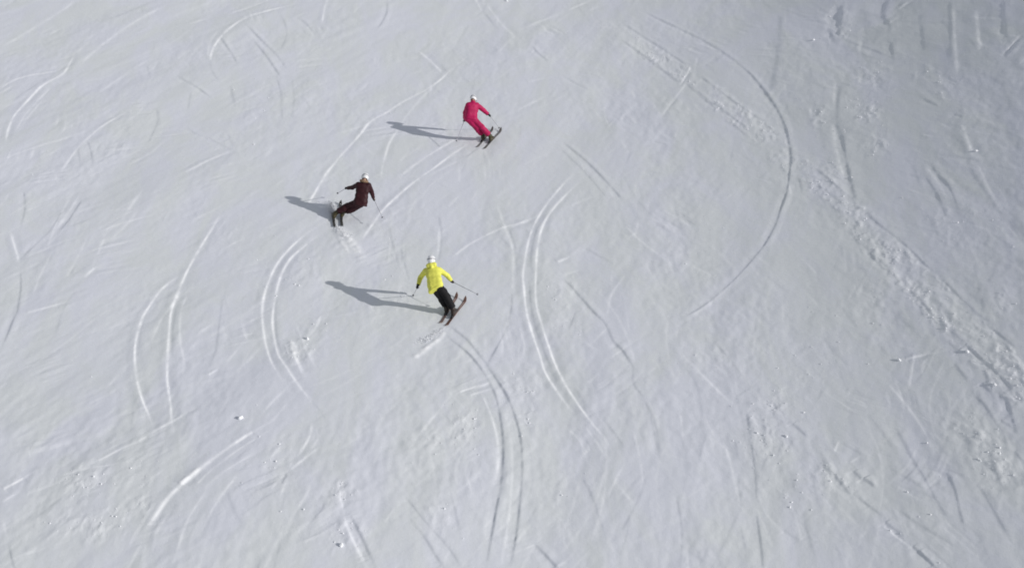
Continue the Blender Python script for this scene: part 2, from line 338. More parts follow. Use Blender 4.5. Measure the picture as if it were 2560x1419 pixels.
 ('d3',0.044,((10.99,-6.99),(10.90,-7.82),(10.82,-8.39))),
 ('d3',0.072,((10.60,-6.54),(10.67,-6.83))),
 ('d2',0.053,((10.35,-6.94),(10.46,-7.40),(10.50,-7.90))),
 ('d2',0.052,((10.50,-7.87),(10.54,-8.58),(10.47,-9.00))),
 ('d2',0.061,((10.58,-8.00),(10.68,-8.20))),
 ('d2',0.059,((10.56,-8.96),(10.61,-9.32),(10.68,-9.61))),
 ('d2',0.074,((10.27,-5.63),(10.35,-6.21))),
 ('d3',0.085,((10.43,-5.23),(10.55,-5.38))),
 ('b3',0.057,((9.15,-5.17),(9.34,-5.18),(9.68,-5.16))),
 ('b1',0.047,((9.66,-5.17),(10.03,-5.18))),
 ('b3',0.063,((10.65,-6.80),(10.82,-6.81),(11.00,-6.91))),
 ('b1',0.054,((8.69,-5.80),(8.94,-6.96),(9.07,-8.16),(9.02,-8.77))),
 ('d1',0.059,((5.03,-3.26),(5.30,-4.08),(5.51,-4.84))),
 ('d1',0.055,((3.14,-5.69),(3.30,-6.89),(3.29,-7.94))),
 ('b1',0.055,((3.92,-6.15),(3.84,-7.98))),
 ('d1',0.045,((3.86,-7.09),(3.84,-7.98))),
 ('b2',0.044,((7.00,-8.38),(7.16,-8.05))),
 ('d1',0.056,((9.62,-9.82),(9.68,-10.73),(9.73,-11.59))),
 ('d1',0.058,((10.50,-10.08),(10.54,-9.43))),
 ('b1',0.059,((9.72,-8.90),(9.69,-9.58))),
 ('b1',0.087,((4.18,-3.78),(4.64,-4.89),(5.14,-6.12))),
 ('b1',0.068,((7.57,-4.02),(7.01,-4.42))),
 ('d1',0.068,((8.86,-4.22),(8.97,-4.78))),
 ('d1',0.056,((7.34,-5.69),(7.17,-6.07))),
 ('d1',0.049,((5.96,-10.24),(6.03,-10.75),(6.04,-11.35))),
 ('d1',0.048,((6.48,-10.93),(6.53,-11.65))),
 ('d1',0.050,((3.51,-9.22),(3.50,-10.51),(3.35,-11.58))),
 ('d1',0.051,((1.49,-8.45),(1.71,-9.28),(1.90,-10.45))),
 ('b1',0.062,((2.76,-6.71),(2.84,-8.06),(2.83,-9.18))),
]
# ridges of fresh snow thrown up: points, half width m, height m
PLUMES=[
 (((-1.73,-2.42),(-1.84,-2.74),(-2.03,-3.09),(-2.23,-3.44),(-2.40,-3.71)),0.081,0.024),
 (((-5.03,3.23),(-4.79,2.65),(-4.53,2.09),(-4.29,1.56)),0.127,0.030),
 (((-5.18,3.28),(-4.96,2.53),(-4.70,1.80)),0.081,0.018),
 (((-7.23,-9.07),(-7.05,-8.70),(-6.86,-8.36)),0.078,0.018),
 (((-5.66,-2.94),(-5.45,-3.57)),0.081,0.030),
]
# crumbled patches: x, y, radius x, radius y, strength
ROUGH=[
 (-8.97,-8.71,1.50,0.95,0.90),
 (-8.98,-10.28,1.34,0.74,0.80),
 (-8.04,-9.67,0.94,0.88,0.80),
 (-3.69,-9.21,0.51,0.90,1.00),
 (-3.38,-10.48,0.74,0.94,0.80),
 (-4.21,-10.48,0.74,0.83,0.50),
 (0.29,-5.52,0.57,1.76,0.80),
 (-1.11,-6.68,0.55,1.36,0.80),
 (-1.98,-7.47,0.54,1.02,0.80),
 (-0.72,-7.74,0.36,1.14,0.40),
 (-1.51,-9.95,0.59,0.98,0.60),
 (0.85,-9.40,0.68,1.88,0.40),
 (-5.19,-2.98,0.81,1.53,0.80),
 (-5.71,0.18,1.21,2.36,0.40),
 (-2.98,-1.14,1.28,2.04,0.30),
 (5.58,-7.42,0.95,1.68,0.70),
 (6.31,-6.30,0.62,1.06,0.80),
 (6.02,-9.46,0.97,1.61,0.60),
 (6.85,-9.05,0.89,0.90,0.60),
 (9.98,-8.56,0.82,1.74,0.90),
 (10.14,-9.71,0.58,0.95,0.80),
 (11.98,10.38,0.75,1.73,0.70),
 (11.27,8.24,0.64,1.62,0.90),
 (9.94,9.09,0.56,1.71,0.90),
 (11.12,5.90,0.61,1.24,0.60),
 (9.55,4.55,0.63,1.44,0.80),
 (10.44,7.21,0.43,1.58,0.70),
 (11.90,15.81,0.71,2.09,0.70),
 (12.03,0.22,1.03,2.07,0.50),
 (13.75,8.91,1.15,3.11,0.30),
 (9.70,1.44,0.58,1.06,0.90),
 (9.91,-0.03,0.47,0.99,1.00),
 (1.28,-1.01,1.17,2.93,0.35),
 (5.35,1.90,1.30,2.64,0.30),
 (-3.31,3.52,1.42,2.44,0.25),
 (-7.88,2.54,1.28,1.43,0.40),
 (11.92,-3.64,0.48,1.12,0.60),
 (8.20,-10.99,1.02,1.01,0.40),
 (5.10,-4.25,1.14,1.02,0.40),
 (-5.13,-8.11,0.97,1.76,0.45),
 (-14.89,7.45,1.03,1.74,0.30),
 (-13.32,6.85,0.76,1.15,0.40),
 (-9.13,11.34,1.66,3.28,0.20),
 (-3.54,20.24,2.26,2.72,0.15),
 (9.30,-2.69,1.41,1.89,0.35),
 (7.44,-4.70,1.33,1.45,0.40),
]
# crumbled band left by a grooming machine: x, y, half width, strength
BAND=[
 (3.56,20.77,0.31,0.30),
 (4.94,17.87,0.42,0.50),
 (5.42,16.43,0.45,0.90),
 (6.11,14.48,0.43,0.60),
 (6.99,12.25,0.45,0.70),
 (7.51,10.08,0.47,1.00),
 (8.05,8.48,0.46,0.70),
 (8.47,6.46,0.50,0.50),
 (8.93,4.98,0.49,0.70),
 (9.42,3.29,0.38,0.70),
 (9.69,1.92,0.40,0.90),
 (9.85,0.67,0.44,0.90),
 (10.14,-0.79,0.48,1.00),
 (10.37,-1.93,0.50,1.00),
 (10.56,-3.10,0.51,1.00),
 (10.78,-4.40,0.52,1.00),
 (11.01,-5.54,0.53,1.00),
 (11.25,-6.54,0.51,1.00),
 (11.47,-7.48,0.52,1.00),
]
LUMPS=[
 (-6.29,-6.48,0.115,'large white snow lump casting a wedge shadow, alone left of centre near the bottom'),
 (13.44,3.81,0.100,'small bright snow lump with a long thin shadow at the far right edge'),
 (10.95,14.96,0.105,'bright snow lump with a dash of shadow beside the dark rough patch, upper right'),
 (-3.48,-10.91,0.100,'white snow lump at the bottom edge beside the crumbled snow'),
 (-0.22,23.95,0.100,'snow lump at the very top edge, above the red skier'),
 (10.67,-5.41,0.110,'broken snow lump on the inner edge of the crumbled machine track'),
 (10.85,-6.84,0.100,'pale flat snow lump at the right edge below the machine track'),
 (9.19,-5.18,0.090,'snow lump at the left end of a short white scrape, below the machine track'),
 (6.15,-7.51,0.080,'snow lump among the crumbs on the lower right slope'),
 (-5.22,-2.90,0.090,"white snow lump inside the curve of the maroon skier's trail"),
]
# joints of the three skiers in metres (x across, y down the fall line, z off the snow)
POSES={
 'yellow':{'ankL':(-1.695, -1.77, 0.17),'kneL':(-1.863, -1.591, 0.49),'ankR':(-1.494, -1.831, 0.17),'kneR':(-1.703, -1.637, 0.517),'hip':(-1.999, -1.588, 0.851),'neck':(-2.09, -1.178, 1.121),'head':(-2.107, -1.071, 1.278),'shoL':(-2.265, -1.185, 1.029),'elbL':(-2.412, -1.136, 0.796),'hanL':(-2.481, -1.39, 0.651),'shoR':(-1.907, -1.209, 1.067),'elbR':(-1.704, -1.158, 0.881),'hanR':(-1.576, -1.057, 0.629),'tailL':(-1.862, -2.112, 0.0),'tipL':(-1.464, -0.678, 0.0),'poleL':(-2.661, -0.676, -0.026),'tailR':(-1.711, -2.25, 0.0),'tipR':(-1.221, -0.889, 0.0),'poleR':(-0.863, -1.758, 0.637)},
 'red':{'ankL':(-0.956, 9.248, 0.17),'kneL':(-1.167, 9.385, 0.499),'ankR':(-0.743, 9.215, 0.17),'kneR':(-0.994, 9.368, 0.535),'hip':(-1.364, 9.493, 0.811),'neck':(-1.299, 9.77, 1.221),'head':(-1.275, 9.945, 1.291),'shoL':(-1.456, 9.69, 1.183),'elbL':(-1.552, 9.669, 0.921),'hanL':(-1.586, 9.72, 0.627),'shoR':(-1.154, 9.784, 1.145),'elbR':(-0.958, 9.836, 0.951),'hanR':(-0.747, 9.862, 0.74),'tailL':(-1.163, 8.951, 0.0),'tipL':(-0.639, 10.463, 0.0),'poleL':(-1.842, 8.834, 0.239),'tailR':(-0.923, 8.823, 0.0),'tipR':(-0.353, 10.362, 0.0),'poleR':(-0.422, 10.467, 0.013)},
 'maroon':{'ankL':(-5.167, 3.78, 0.17),'kneL':(-4.861, 3.946, 0.418),'ankR':(-4.999, 3.65, 0.17),'kneR':(-4.735, 3.922, 0.297),'hip':(-4.475, 3.87, 0.602),'neck':(-4.383, 4.105, 1.066),'head':(-4.358, 4.27, 1.157),'shoL':(-4.555, 4.081, 1.025),'elbL':(-4.743, 4.216, 0.867),'hanL':(-4.959, 4.391, 0.755),'shoR':(-4.235, 4.075, 1.014),'elbR':(-4.173, 4.153, 0.753),'hanR':(-4.122, 4.224, 0.466),'tailL':(-5.223, 3.337, 0.0),'tipL':(-5.517, 4.751, 0.0),'poleL':(-5.34, 5.141, 0.214),'tailR':(-5.017, 3.388, 0.0),'tipR':(-5.243, 4.914, 0.0),'poleR':(-3.79, 3.293, 0.314)},
}

# ------------------------------------------------------------------ noise
_perm, _grad = {}, {}
def noise(x, y, seed):
    """gradient noise about -0.7 .. 0.7, wavelength about 1.5 units"""
    if seed not in _perm:
        rg = np.random.RandomState(seed)
        p = rg.permutation(1024).astype(np.int32)
        a = (rg.rand(1024) * 2 * np.pi).astype(np.float32)
        _perm[seed] = p
        _grad[seed] = (np.cos(a), np.sin(a))
    p = _perm[seed]
    gx, gy = _grad[seed]
    x = np.asarray(x, np.float32); y = np.asarray(y, np.float32)
    xi = np.floor(x); yi = np.floor(y)
    fx = x - xi; fy = y - yi
    xi = xi.astype(np.int32); yi = yi.astype(np.int32)
    def dot(ix, iy):
        h = p[(p[(xi + ix) & 1023] + yi + iy) & 1023]
        return gx[h] * (fx - ix) + gy[h] * (fy - iy)
    u = fx * fx * fx * (fx * (fx * 6 - 15) + 10)
    v = fy * fy * fy * (fy * (fy * 6 - 15) + 10)
    a = dot(0, 0); a = a + u * (dot(1, 0) - a)
    b = dot(0, 1); b = b + u * (dot(1, 1) - b)
    return a + v * (b - a)

def smooth(a, b, x):
    t = np.clip((x - a) / (b - a), 0, 1)
    return t * t * (3 - 2 * t)

# ------------------------------------------------------------------ materials
def mat(name, col, rough=0.6, spec=0.3, bump=0.0, bscale=40.0, vary=0.0, vscale=8.0, sheen=0.0, metal=0.0, coat=0.0):
    m = bpy.data.materials.new(name)
    m.use_nodes = True
    n, l = m.node_tree.nodes, m.node_tree.links
    b = n['Principled BSDF']
    b.inputs['Base Color'].default_value = (*col, 1)
    b.inputs['Roughness'].default_value = rough
    b.inputs['Specular IOR Level'].default_value = spec
    b.inputs['Metallic'].default_value = metal
    b.inputs['Sheen Weight'].default_value = sheen
    b.inputs['Coat Weight'].default_value = coat
    tc = n.new('ShaderNodeTexCoord')
    if vary:
        t = n.new('ShaderNodeTexNoise'); t.inputs['Scale'].default_value = vscale; t.inputs['Detail'].default_value = 5
        l.new(tc.outputs['Object'], t.inputs['Vector'])
        r = n.new('ShaderNodeMapRange')
        r.inputs['From Min'].default_value = 0.3; r.inputs['From Max'].default_value = 0.7
        r.inputs['To Min'].default_value = 1 - vary; r.inputs['To Max'].default_value = 1 + vary
        l.new(t.outputs['Fac'], r.inputs['Value'])
        mx = n.new('ShaderNodeVectorMath'); mx.operation = 'SCALE'
        mx.inputs[0].default_value = col
        l.new(r.outputs['Result'], mx.inputs['Scale'])
        l.new(mx.outputs['Vector'], b.inputs['Base Color'])
    if bump:
        t = n.new('ShaderNodeTexNoise'); t.inputs['Scale'].default_value = bscale; t.inputs['Detail'].default_value = 4
        l.new(tc.outputs['Object'], t.inputs['Vector'])
        bp = n.new('ShaderNodeBump'); bp.inputs['Strength'].default_value = 0.5; bp.inputs['Distance'].default_value = bump
        l.new(t.outputs['Fac'], bp.inputs['Height'])
        l.new(bp.outputs['Normal'], b.inputs['Normal'])
    return m

def snow_material():
    m = bpy.data.materials.new('snow')
    m.use_nodes = True
    n, l = m.node_tree.nodes, m.node_tree.links
    b = n['Principled BSDF']
    b.inputs['Roughness'].default_value = 0.75
    b.inputs['Specular IOR Level'].default_value = 0.2
    tc = n.new('ShaderNodeTexCoord')
    # packed snow and bluer, harder snow in drawn-out patches along the fall line
    mp = n.new('ShaderNodeMapping'); mp.inputs['Scale'].default_value = (0.6, 0.22, 0.3); mp.inputs['Rotation'].default_value = (0, 0, 0.35)
    l.new(tc.outputs['Object'], mp.inputs['Vector'])
    t = n.new('ShaderNodeTexNoise'); t.inputs['Scale'].default_value = 1.0; t.inputs['Detail'].default_value = 7; t.inputs['Roughness'].default_value = 0.62; t.inputs['Distortion'].default_value = 0.6
    l.new(mp.outputs['Vector'], t.inputs['Vector'])
    r = n.new('ShaderNodeValToRGB')
    r.color_ramp.elements[0].position = 0.40; r.color_ramp.elements[0].color = (0.776, 0.795, 0.797, 1)
    r.color_ramp.elements[1].position = 0.60; r.color_ramp.elements[1].color = (0.784, 0.795, 0.848, 1)
    l.new(t.outputs['Fac'], r.inputs['Fac'])
    at = n.new('ShaderNodeAttribute'); at.attribute_name = 'fresh_or_lit'  # fresh snow, plus sunlight painted along the sunward track walls
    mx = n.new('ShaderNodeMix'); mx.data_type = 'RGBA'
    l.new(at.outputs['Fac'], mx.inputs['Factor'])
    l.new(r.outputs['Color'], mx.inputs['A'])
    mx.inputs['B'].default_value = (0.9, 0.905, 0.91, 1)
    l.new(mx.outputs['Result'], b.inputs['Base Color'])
    t2 = n.new('ShaderNodeTexNoise'); t2.inputs['Scale'].default_value = 9.0; t2.inputs['Detail'].default_value = 5; t2.inputs['Roughness'].default_value = 0.6
    l.new(tc.outputs['Object'], t2.inputs['Vector'])
    bp = n.new('ShaderNodeBump'); bp.inputs['Strength'].default_value = 0.5; bp.inputs['Distance'].default_value = 0.012
    l.new(t2.outputs['Fac'], bp.inputs['Height'])
    t3 = n.new('ShaderNodeTexNoise'); t3.inputs['Scale'].default_value = 38.0; t3.inputs['Detail'].default_value = 3
    l.new(tc.outputs['Object'], t3.inputs['Vector'])
    bp2 = n.new('ShaderNodeBump'); bp2.inputs['Strength'].default_value = 0.45; bp2.inputs['Distance'].default_value = 0.004
    l.new(t3.outputs['Fac'], bp2.inputs['Height'])
    l.new(bp.outputs['Normal'], bp2.inputs['Normal'])
    l.new(bp2.outputs['Normal'], b.inputs['Normal'])
    return m

M = {}
M['snow'] = snow_material()
M['loose'] = mat('loose_snow', (0.87, 0.875, 0.89), 0.8, 0.2, bump=0.01, bscale=60)
M['yellow'] = mat('yellow_cloth', (0.745, 0.73, 0.125), 0.6, 0.25, bump=0.012, bscale=14, vary=0.10, vscale=6)
M['red'] = mat('red_cloth', (0.42, 0.009, 0.082), 0.6, 0.25, bump=0.010, bscale=12, vary=0.15, vscale=6)
M['maroon'] = mat('maroon_cloth', (0.034, 0.0075, 0.010), 0.6, 0.25, bump=0.012, bscale=14, vary=0.2, vscale=6)
M['black'] = mat('black_cloth', (0.010, 0.009, 0.010), 0.7, 0.2, bump=0.012, bscale=14, vary=0.2)
M['glove'] = mat('black_leather', (0.014, 0.013, 0.013), 0.5, 0.3, bump=0.004, bscale=60)
M['skin'] = mat('skin', (0.55, 0.34, 0.25), 0.5, 0.4, bump=0.001, bscale=120, vary=0.05, vscale=20)
M['hair'] = mat('brown_hair', (0.06, 0.035, 0.02), 0.5, 0.4, bump=0.004, bscale=90)
M['helmet'] = mat('white_shell', (0.80, 0.80, 0.80), 0.3, 0.5, bump=0.0005, bscale=30, vary=0.02)
M['helmet_trim'] = mat('grey_trim', (0.34, 0.34, 0.36), 0.5, 0.4, bump=0.001, bscale=80)
M['lens'] = mat('goggle_lens', (0.03, 0.025, 0.03), 0.08, 0.8, vary=0.1, coat=0.6)
M['fur'] = mat('tan_fur', (0.26, 0.17, 0.11), 0.9, 0.1, bump=0.02, bscale=70, vary=0.35, vscale=50)
M['boot'] = mat('olive_shell', (0.055, 0.045, 0.018), 0.4, 0.4, bump=0.001, bscale=40, vary=0.15)
M['boot_dark'] = mat('dark_shell', (0.030, 0.018, 0.013), 0.4, 0.4, bump=0.001, bscale=40, vary=0.15)
M['buckle'] = mat('buckle_metal', (0.35, 0.34, 0.32), 0.35, 0.5, metal=0.8, vary=0.1)
M['ski_brown'] = mat('brown_top_sheet', (0.17, 0.095, 0.072), 0.35, 0.4, vary=0.35, vscale=5, coat=0.2)
M['ski_grey'] = mat('grey_top_sheet', (0.125, 0.112, 0.105), 0.35, 0.4, vary=0.35, vscale=5, coat=0.2)
M['ski_dark'] = mat('black_top_sheet', (0.025, 0.024, 0.022), 0.35, 0.4, vary=0.35, vscale=5, coat=0.2)
M['ski_stripe'] = mat('pale_stripe', (0.45, 0.30, 0.26), 0.35, 0.4, vary=0.2, vscale=20)
M['binding'] = mat('binding_black', (0.02, 0.018, 0.018), 0.45, 0.4, vary=0.2, bump=0.001)
M['pole'] = mat('pole_aluminium', (0.42, 0.42, 0.45), 0.4, 0.5, metal=0.3, vary=0.1)
M['basket'] = mat('grey_plastic', (0.16, 0.16, 0.17), 0.6, 0.3, vary=0.1)
M['grip'] = mat('grip_rubber', (0.02, 0.02, 0.02), 0.7, 0.3, bump=0.001, bscale=120)

# ------------------------------------------------------------------ object helpers
def link(name, verts, faces, material, parent=None, shade=True, mats=None, midx=None):
    me = bpy.data.meshes.new(name)
    v = np.asarray(verts, np.float32)
    if isinstance(faces, np.ndarray):
        k = faces.shape[1]
        me.vertices.add(len(v)); me.vertices.foreach_set('co', v.ravel())
        me.loops.add(faces.size); me.loops.foreach_set('vertex_index', faces.astype(np.int32).ravel())
        me.polygons.add(len(faces))
        me.polygons.foreach_set('loop_start', np.arange(0, faces.size, k, dtype=np.int32))
        me.polygons.foreach_set('loop_total', np.full(len(faces), k, np.int32))
        me.update(calc_edges=True)
    else:
        me.from_pydata([tuple(map(float, q)) for q in v], [], faces)
    if shade:
        me.polygons.foreach_set('use_smooth', np.ones(len(me.polygons), bool))
    for mm in (mats or [material]):
        me.materials.append(mm)
    if midx is not None:
        me.polygons.foreach_set('material_index', np.asarray(midx, np.int32))
    me.update()
    o = bpy.data.objects.new(name, me)
    C.objects.link(o)
    if parent:
        o.parent = parent
    return o

def tag(o, label, cat, group=None):
    o['label'] = label
    o['category'] = cat
    if group:
        o['group'] = group
    return o

# ------------------------------------------------------------------ the snow: one sheet, densest where it is near
def growth(start, step, factor, end):
    out = [start]
    while abs(out[-1]) < abs(end):
        out.append(out[-1] + step); step *= factor
    return np.array(out[1:])

d2 = lambda y: ((y + 32.2) ** 2 + 18.6 ** 2)
ys = [-13.0]
K = 0.64 / (3400 / 2.5 * 18.6)
while ys[-1] < 27.5:
    ys.append(ys[-1] + K * d2(ys[-1]) * 1.05)
ys = np.concatenate([growth(-13.0, -0.06, 1.18, -160)[::-1], np.array(ys), growth(ys[-1], 0.2, 1.12, 1500)])
us = np.linspace(-1.09, 1.09, 1330)
g = growth(1.09, 0.004, 1.22, 60)
us = np.concatenate([-g[::-1], us, g])
halfw = lambda y: 10.4 + np.clip(y + 11.4, -4, 60) * 0.3259
HW = halfw(ys)
X = (us[None, :] * HW[:, None]).astype(np.float32)
Y = np.repeat(ys[:, None], len(us), 1).astype(np.float32)

near = (smooth(-60, -16, Y) * (1 - smooth(40, 120, Y)) * (1 - smooth(30, 60, np.abs(X)))).astype(np.float32)
far = np.clip(X, -400, 45)
Z = macro(far.astype(np.float64), np.clip(Y, -60, 120)).astype(np.float32)
Z += 0.05 * noise(X / 5.2, Y / 6.5, 1) * near
Z += 0.016 * noise(X / 1.9 + 9, Y / 3.0, 2) * near

def streak(ang, across, along, seed):
    c, s = math.cos(math.radians(ang)), math.sin(math.radians(ang))
    p = X * c + Y * s            # along
    q = -X * s + Y * c           # across
    return noise(q / across + 0.25 * noise(p / along, q / (across * 3), seed + 50), p / along, seed)

wl_ = 1 - smooth(-8, 0, X)
wr_ = smooth(5, 11, X)
wc_ = 1 - wl_ - wr_
for (ac, al, am, sd) in ((2.7, 11.0, 0.050, 40), (1.2, 6.5, 0.0170, 10), (0.5, 2.8, 0.0085, 20), (0.21, 1.1, 0.0034, 30)):
    var = 0.35 + 1.0 * smooth(-0.35, 0.4, noise(X / 4.2 + sd, Y / 6.5, sd + 7))
    Z += am * near * var * (wl_ * (0.75 * streak(56, ac, al, sd) + 0.55 * streak(69, ac, al * .7, sd + 4)) + wc_ * (0.75 * streak(70, ac, al, sd + 1) + 0.5 * streak(86, ac, al * .7, sd + 5))
                      + wr_ * (0.55 * streak(92, ac, al, sd + 2) + 0.75 * streak(106, ac, al, sd + 3)))

# crumbled patches
rough = np.zeros_like(X)
for (x, y, rx, ry, st) in ROUGH:
    e = np.exp(-(((X - x) / (rx * 0.75)) ** 2 + ((Y - y) / (ry * 0.75)) ** 2))
    rough = np.maximum(rough, st * e)
ragged = smooth(-0.25, 0.35, noise(X / 0.9, Y / 1.5, 60) + 0.5 * noise(X / 0.35, Y / 0.5, 61))
rough *= 0.35 + 0.65 * ragged

def seg_dist(px, py, ax, ay, bx, by):
    dx, dy = bx - ax, by - ay
    L2 = dx * dx + dy * dy + 1e-9
    t = np.clip(((px - ax) * dx + (py - ay) * dy) / L2, 0, 1)
    ex, ey = px - ax - t * dx, py - ay - t * dy
    return np.hypot(ex, ey), t

def box(x0, x1, y0, y1):
    r0, r1 = np.searchsorted(ys, (y0, y1))
    if r1 <= r0:
        return None
    w0, w1 = HW[r0:r1].min(), HW[r0:r1].max()
    c0 = np.searchsorted(us, min(x0 / w0, x0 / w1)); c1 = np.searchsorted(us, max(x1 / w0, x1 / w1))
    if c1 <= c0:
        return None
    return slice(r0, r1), slice(c0, c1)

def spline(p, step=0.14):
    p = np.asarray(p, float)
    P = np.vstack([2 * p[0] - p[1], p, 2 * p[-1] - p[-2]])
    out = []
    for i in range(1, len(P) - 2):
        a, b, c, d = P[i - 1], P[i], P[i + 1], P[i + 2]
        n = max(2, int(np.linalg.norm(c - b) / step))
        t = np.linspace(0, 1, n, endpoint=False)[:, None]
        out.append(0.5 * (2 * b + (c - a) * t + (2 * a - 5 * b + 4 * c - d) * t ** 2 + (3 * b - a - 3 * c + d) * t ** 3))
    out.append(P[-2][None, :])
    return np.vstack(out)

band = np.zeros_like(X)
for i in range(len(BAND) - 1):
    (ax, ay, aw, as_), (bx, by, bw, bs) = BAND[i], BAND[i + 1]
    m_ = 2.0 * max(aw, bw)
    q = box(min(ax, bx) - m_, max(ax, bx) + m_, min(ay, by) - m_, max(ay, by) + m_)
    if q is None:
        continue
    d, t = seg_dist(X[q], Y[q], ax, ay, bx, by)
    w = aw + t * (bw - aw)
    band[q] = np.maximum(band[q], (as_ + t * (bs - as_)) * (1 - smooth(0.75, 1.05, d / w + 0.35 * noise(X[q] / 0.3, Y[q] / 0.3, 63))))
patchy = smooth(-0.3, 0.3, noise(X / 0.8, Y / 1.1, 77) + 0.4 * noise(X / 0.3, Y / 0.4, 78))
rough = np.maximum(rough, band * (0.30 + 0.55 * patchy))
crumb = np.maximum(0, noise(X / 0.20, Y / 0.30, 64) + 0.1) * 0.038 + np.maximum(0, noise(X / 0.10, Y / 0.15, 65)) * 0.018 + 0.024 * noise(X / 0.42, Y / 0.62, 66)
Z += rough * crumb * near + 0.003 * band
mottle = 0.4 + 0.9 * smooth(-0.3, 0.4, noise(X / 3.1, Y / 5.0, 69))
mottle = mottle * (1.0 + 0.55 * (1 - smooth(-9, 3, Y)))
Z += (0.0038 * noise(X / 0.16, Y / 0.26, 67) + 0.0066 * noise(X / 0.33, Y / 0.6, 68) + 0.010 * noise(X / 0.75, Y / 1.2, 73)) * near * mottle

fresh_or_lit = np.clip(0.45 * rough, 0, 0.6)

# ski tracks
SX, SY = math.cos(SUN_AZ), math.sin(SUN_AZ)
SLOPE = {'b1': .15, 'b2': .29, 'b3': .42, 'd1': -.15, 'd2': -.30, 'd3': -.50}
rg = np.random.RandomState(5)

def cut(kind, width, pts, scale=1.0):
    p = spline(pts)
    seg = np.linalg.norm(np.diff(p, axis=0), axis=1)
    s_ = np.concatenate([[0], np.cumsum(seg)]); L = s_[-1]
    w = max(0.031, width * 0.5)
    reach = 8.0 * w
    q = box(p[:, 0].min() - reach, p[:, 0].max() + reach, p[:, 1].min() - reach, p[:, 1].max() + reach)
    if q is None:
        return
    tp = min(0.4 * L, max(0.3, 0.14 * L))
    taper = smooth(0, tp, s_) * smooth(0, tp, L - s_)
    ph = rg.rand() * 100
    wob = 0.78 + 0.8 * noise(s_ / 1.1 + ph, s_ * 0 + 3.3, 70) + 0.6 * noise(s_ / 0.22 + ph, s_ * 0 + 7.3, 71)
    wide = np.clip(1 + 0.5 * noise(s_ / 1.4 + ph, s_ * 0 + 1.3, 72), 0.6, 1.5)
    r0, c0 = q[0].start, q[1].start
    best = np.full((q[0].stop - r0, q[1].stop - c0), 1e9, np.float32)
    dz = np.zeros_like(best); fr = np.zeros_like(best)
    for i in range(len(p) - 1):
        ax, ay = p[i]; bx, by = p[i + 1]
        k = box(min(ax, bx) - reach, max(ax, bx) + reach, min(ay, by) - reach, max(ay, by) + reach)
        if k is None:
            continue
        d, t = seg_dist(X[k], Y[k], ax, ay, bx, by)
        kk = slice(k[0].start - r0, k[0].stop - r0), slice(k[1].start - c0, k[1].stop - c0)
        nx, ny = -(by - ay) / seg[i], (bx - ax) / seg[i]
        sd = (X[k] - ax) * nx + (Y[k] - ay) * ny
        lit = nx * SX + ny * SY
        face = np.clip(lit / 0.35, -1, 1) / max(0.55, abs(lit))
        ww = w * wide[i]
        amp = SLOPE[kind] * scale * ww * taper[i] * max(0.15, wob[i])
        h = -face * amp * np.tanh(sd / ww) * np.exp(-np.abs(sd) / (4.5 * ww))
        h = h - 0.10 * abs(amp) * np.exp(-(sd / ww) ** 2)
        b = best[kk]; up = d < b
        b[up] = d[up]; dz[kk][up] = h[up]
        fr[kk][up] = (taper[i] * np.clip(wob[i], 0, 1.2) * np.exp(-(d / (0.95 * ww)) ** 2))[up]
    Z[q] += dz * smooth(reach, 0.45 * reach, best)
    if kind[0] == 'b':  # sunlit look of sun-facing track walls painted in as paler snow
        fresh_or_lit[q] = np.maximum(fresh_or_lit[q], fr * {'1': .2, '2': .4, '3': .7}[kind[1]] * smooth(reach, 0.6 * reach, best))

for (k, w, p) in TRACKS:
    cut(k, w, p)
# many old, half-erased scratches, running with the fall line of each part of the piste
for i in range(1300):
    y = rg.uniform(-13, 27)
    x = rg.uniform(-1.08, 1.08) * float(halfw(y))
    ang = np.interp(x, (-12, -4, 2, 8, 14), (58, 66, 78, 96, 106)) + rg.normal(0, 15 if i < 600 else 30)
    L = rg.uniform(0.3, 1.3) if i > 260 else rg.uniform(0.8, 4.5)
    cv = rg.normal(0, 0.07)
    pts = []
    for t in (-.5, -.17, .17, .5):
        a = math.radians(ang) + cv * t * L
        pts.append((x + math.cos(a) * t * L, y + math.sin(a) * t * L))
    cut('b1' if rg.rand() < 0.5 else 'd1', rg.uniform(0.04, 0.085), pts, rg.uniform(0.15, 0.8) * (0.75 if i < 260 else 1.0))
# skidded turns: bundles of short parallel scrapes
for i in range(110):
    y = rg.uniform(-13, 25)
    x = rg.uniform(-1.05, 1.05) * float(halfw(y))
    ang = math.radians(np.interp(x, (-12, -4, 2, 8, 14), (58, 66, 78, 96, 106)) + rg.choice((-1, 1)) * rg.uniform(8, 50))
    sp_ = rg.uniform(0.07, 0.16)
    cv = rg.normal(0, 0.10)
    st = rg.uniform(0.25, 0.85)
    for k in range(rg.randint(4, 11)):
        L = rg.uniform(0.4, 1.5)
        ox, oy = x - math.sin(ang) * sp_ * k * rg.uniform(.8, 1.2) + rg.normal(0, .05), y + math.cos(ang) * sp_ * k * rg.uniform(.8, 1.2) + rg.normal(0, .08)
        cut('b1' if rg.rand() < 0.5 else 'd1', rg.uniform(0.05, 0.08),
            [(ox + math.cos(ang + cv * t * L) * t * L, oy + math.sin(ang + cv * t * L) * t * L) for t in (-.5, 0, .5)], st)
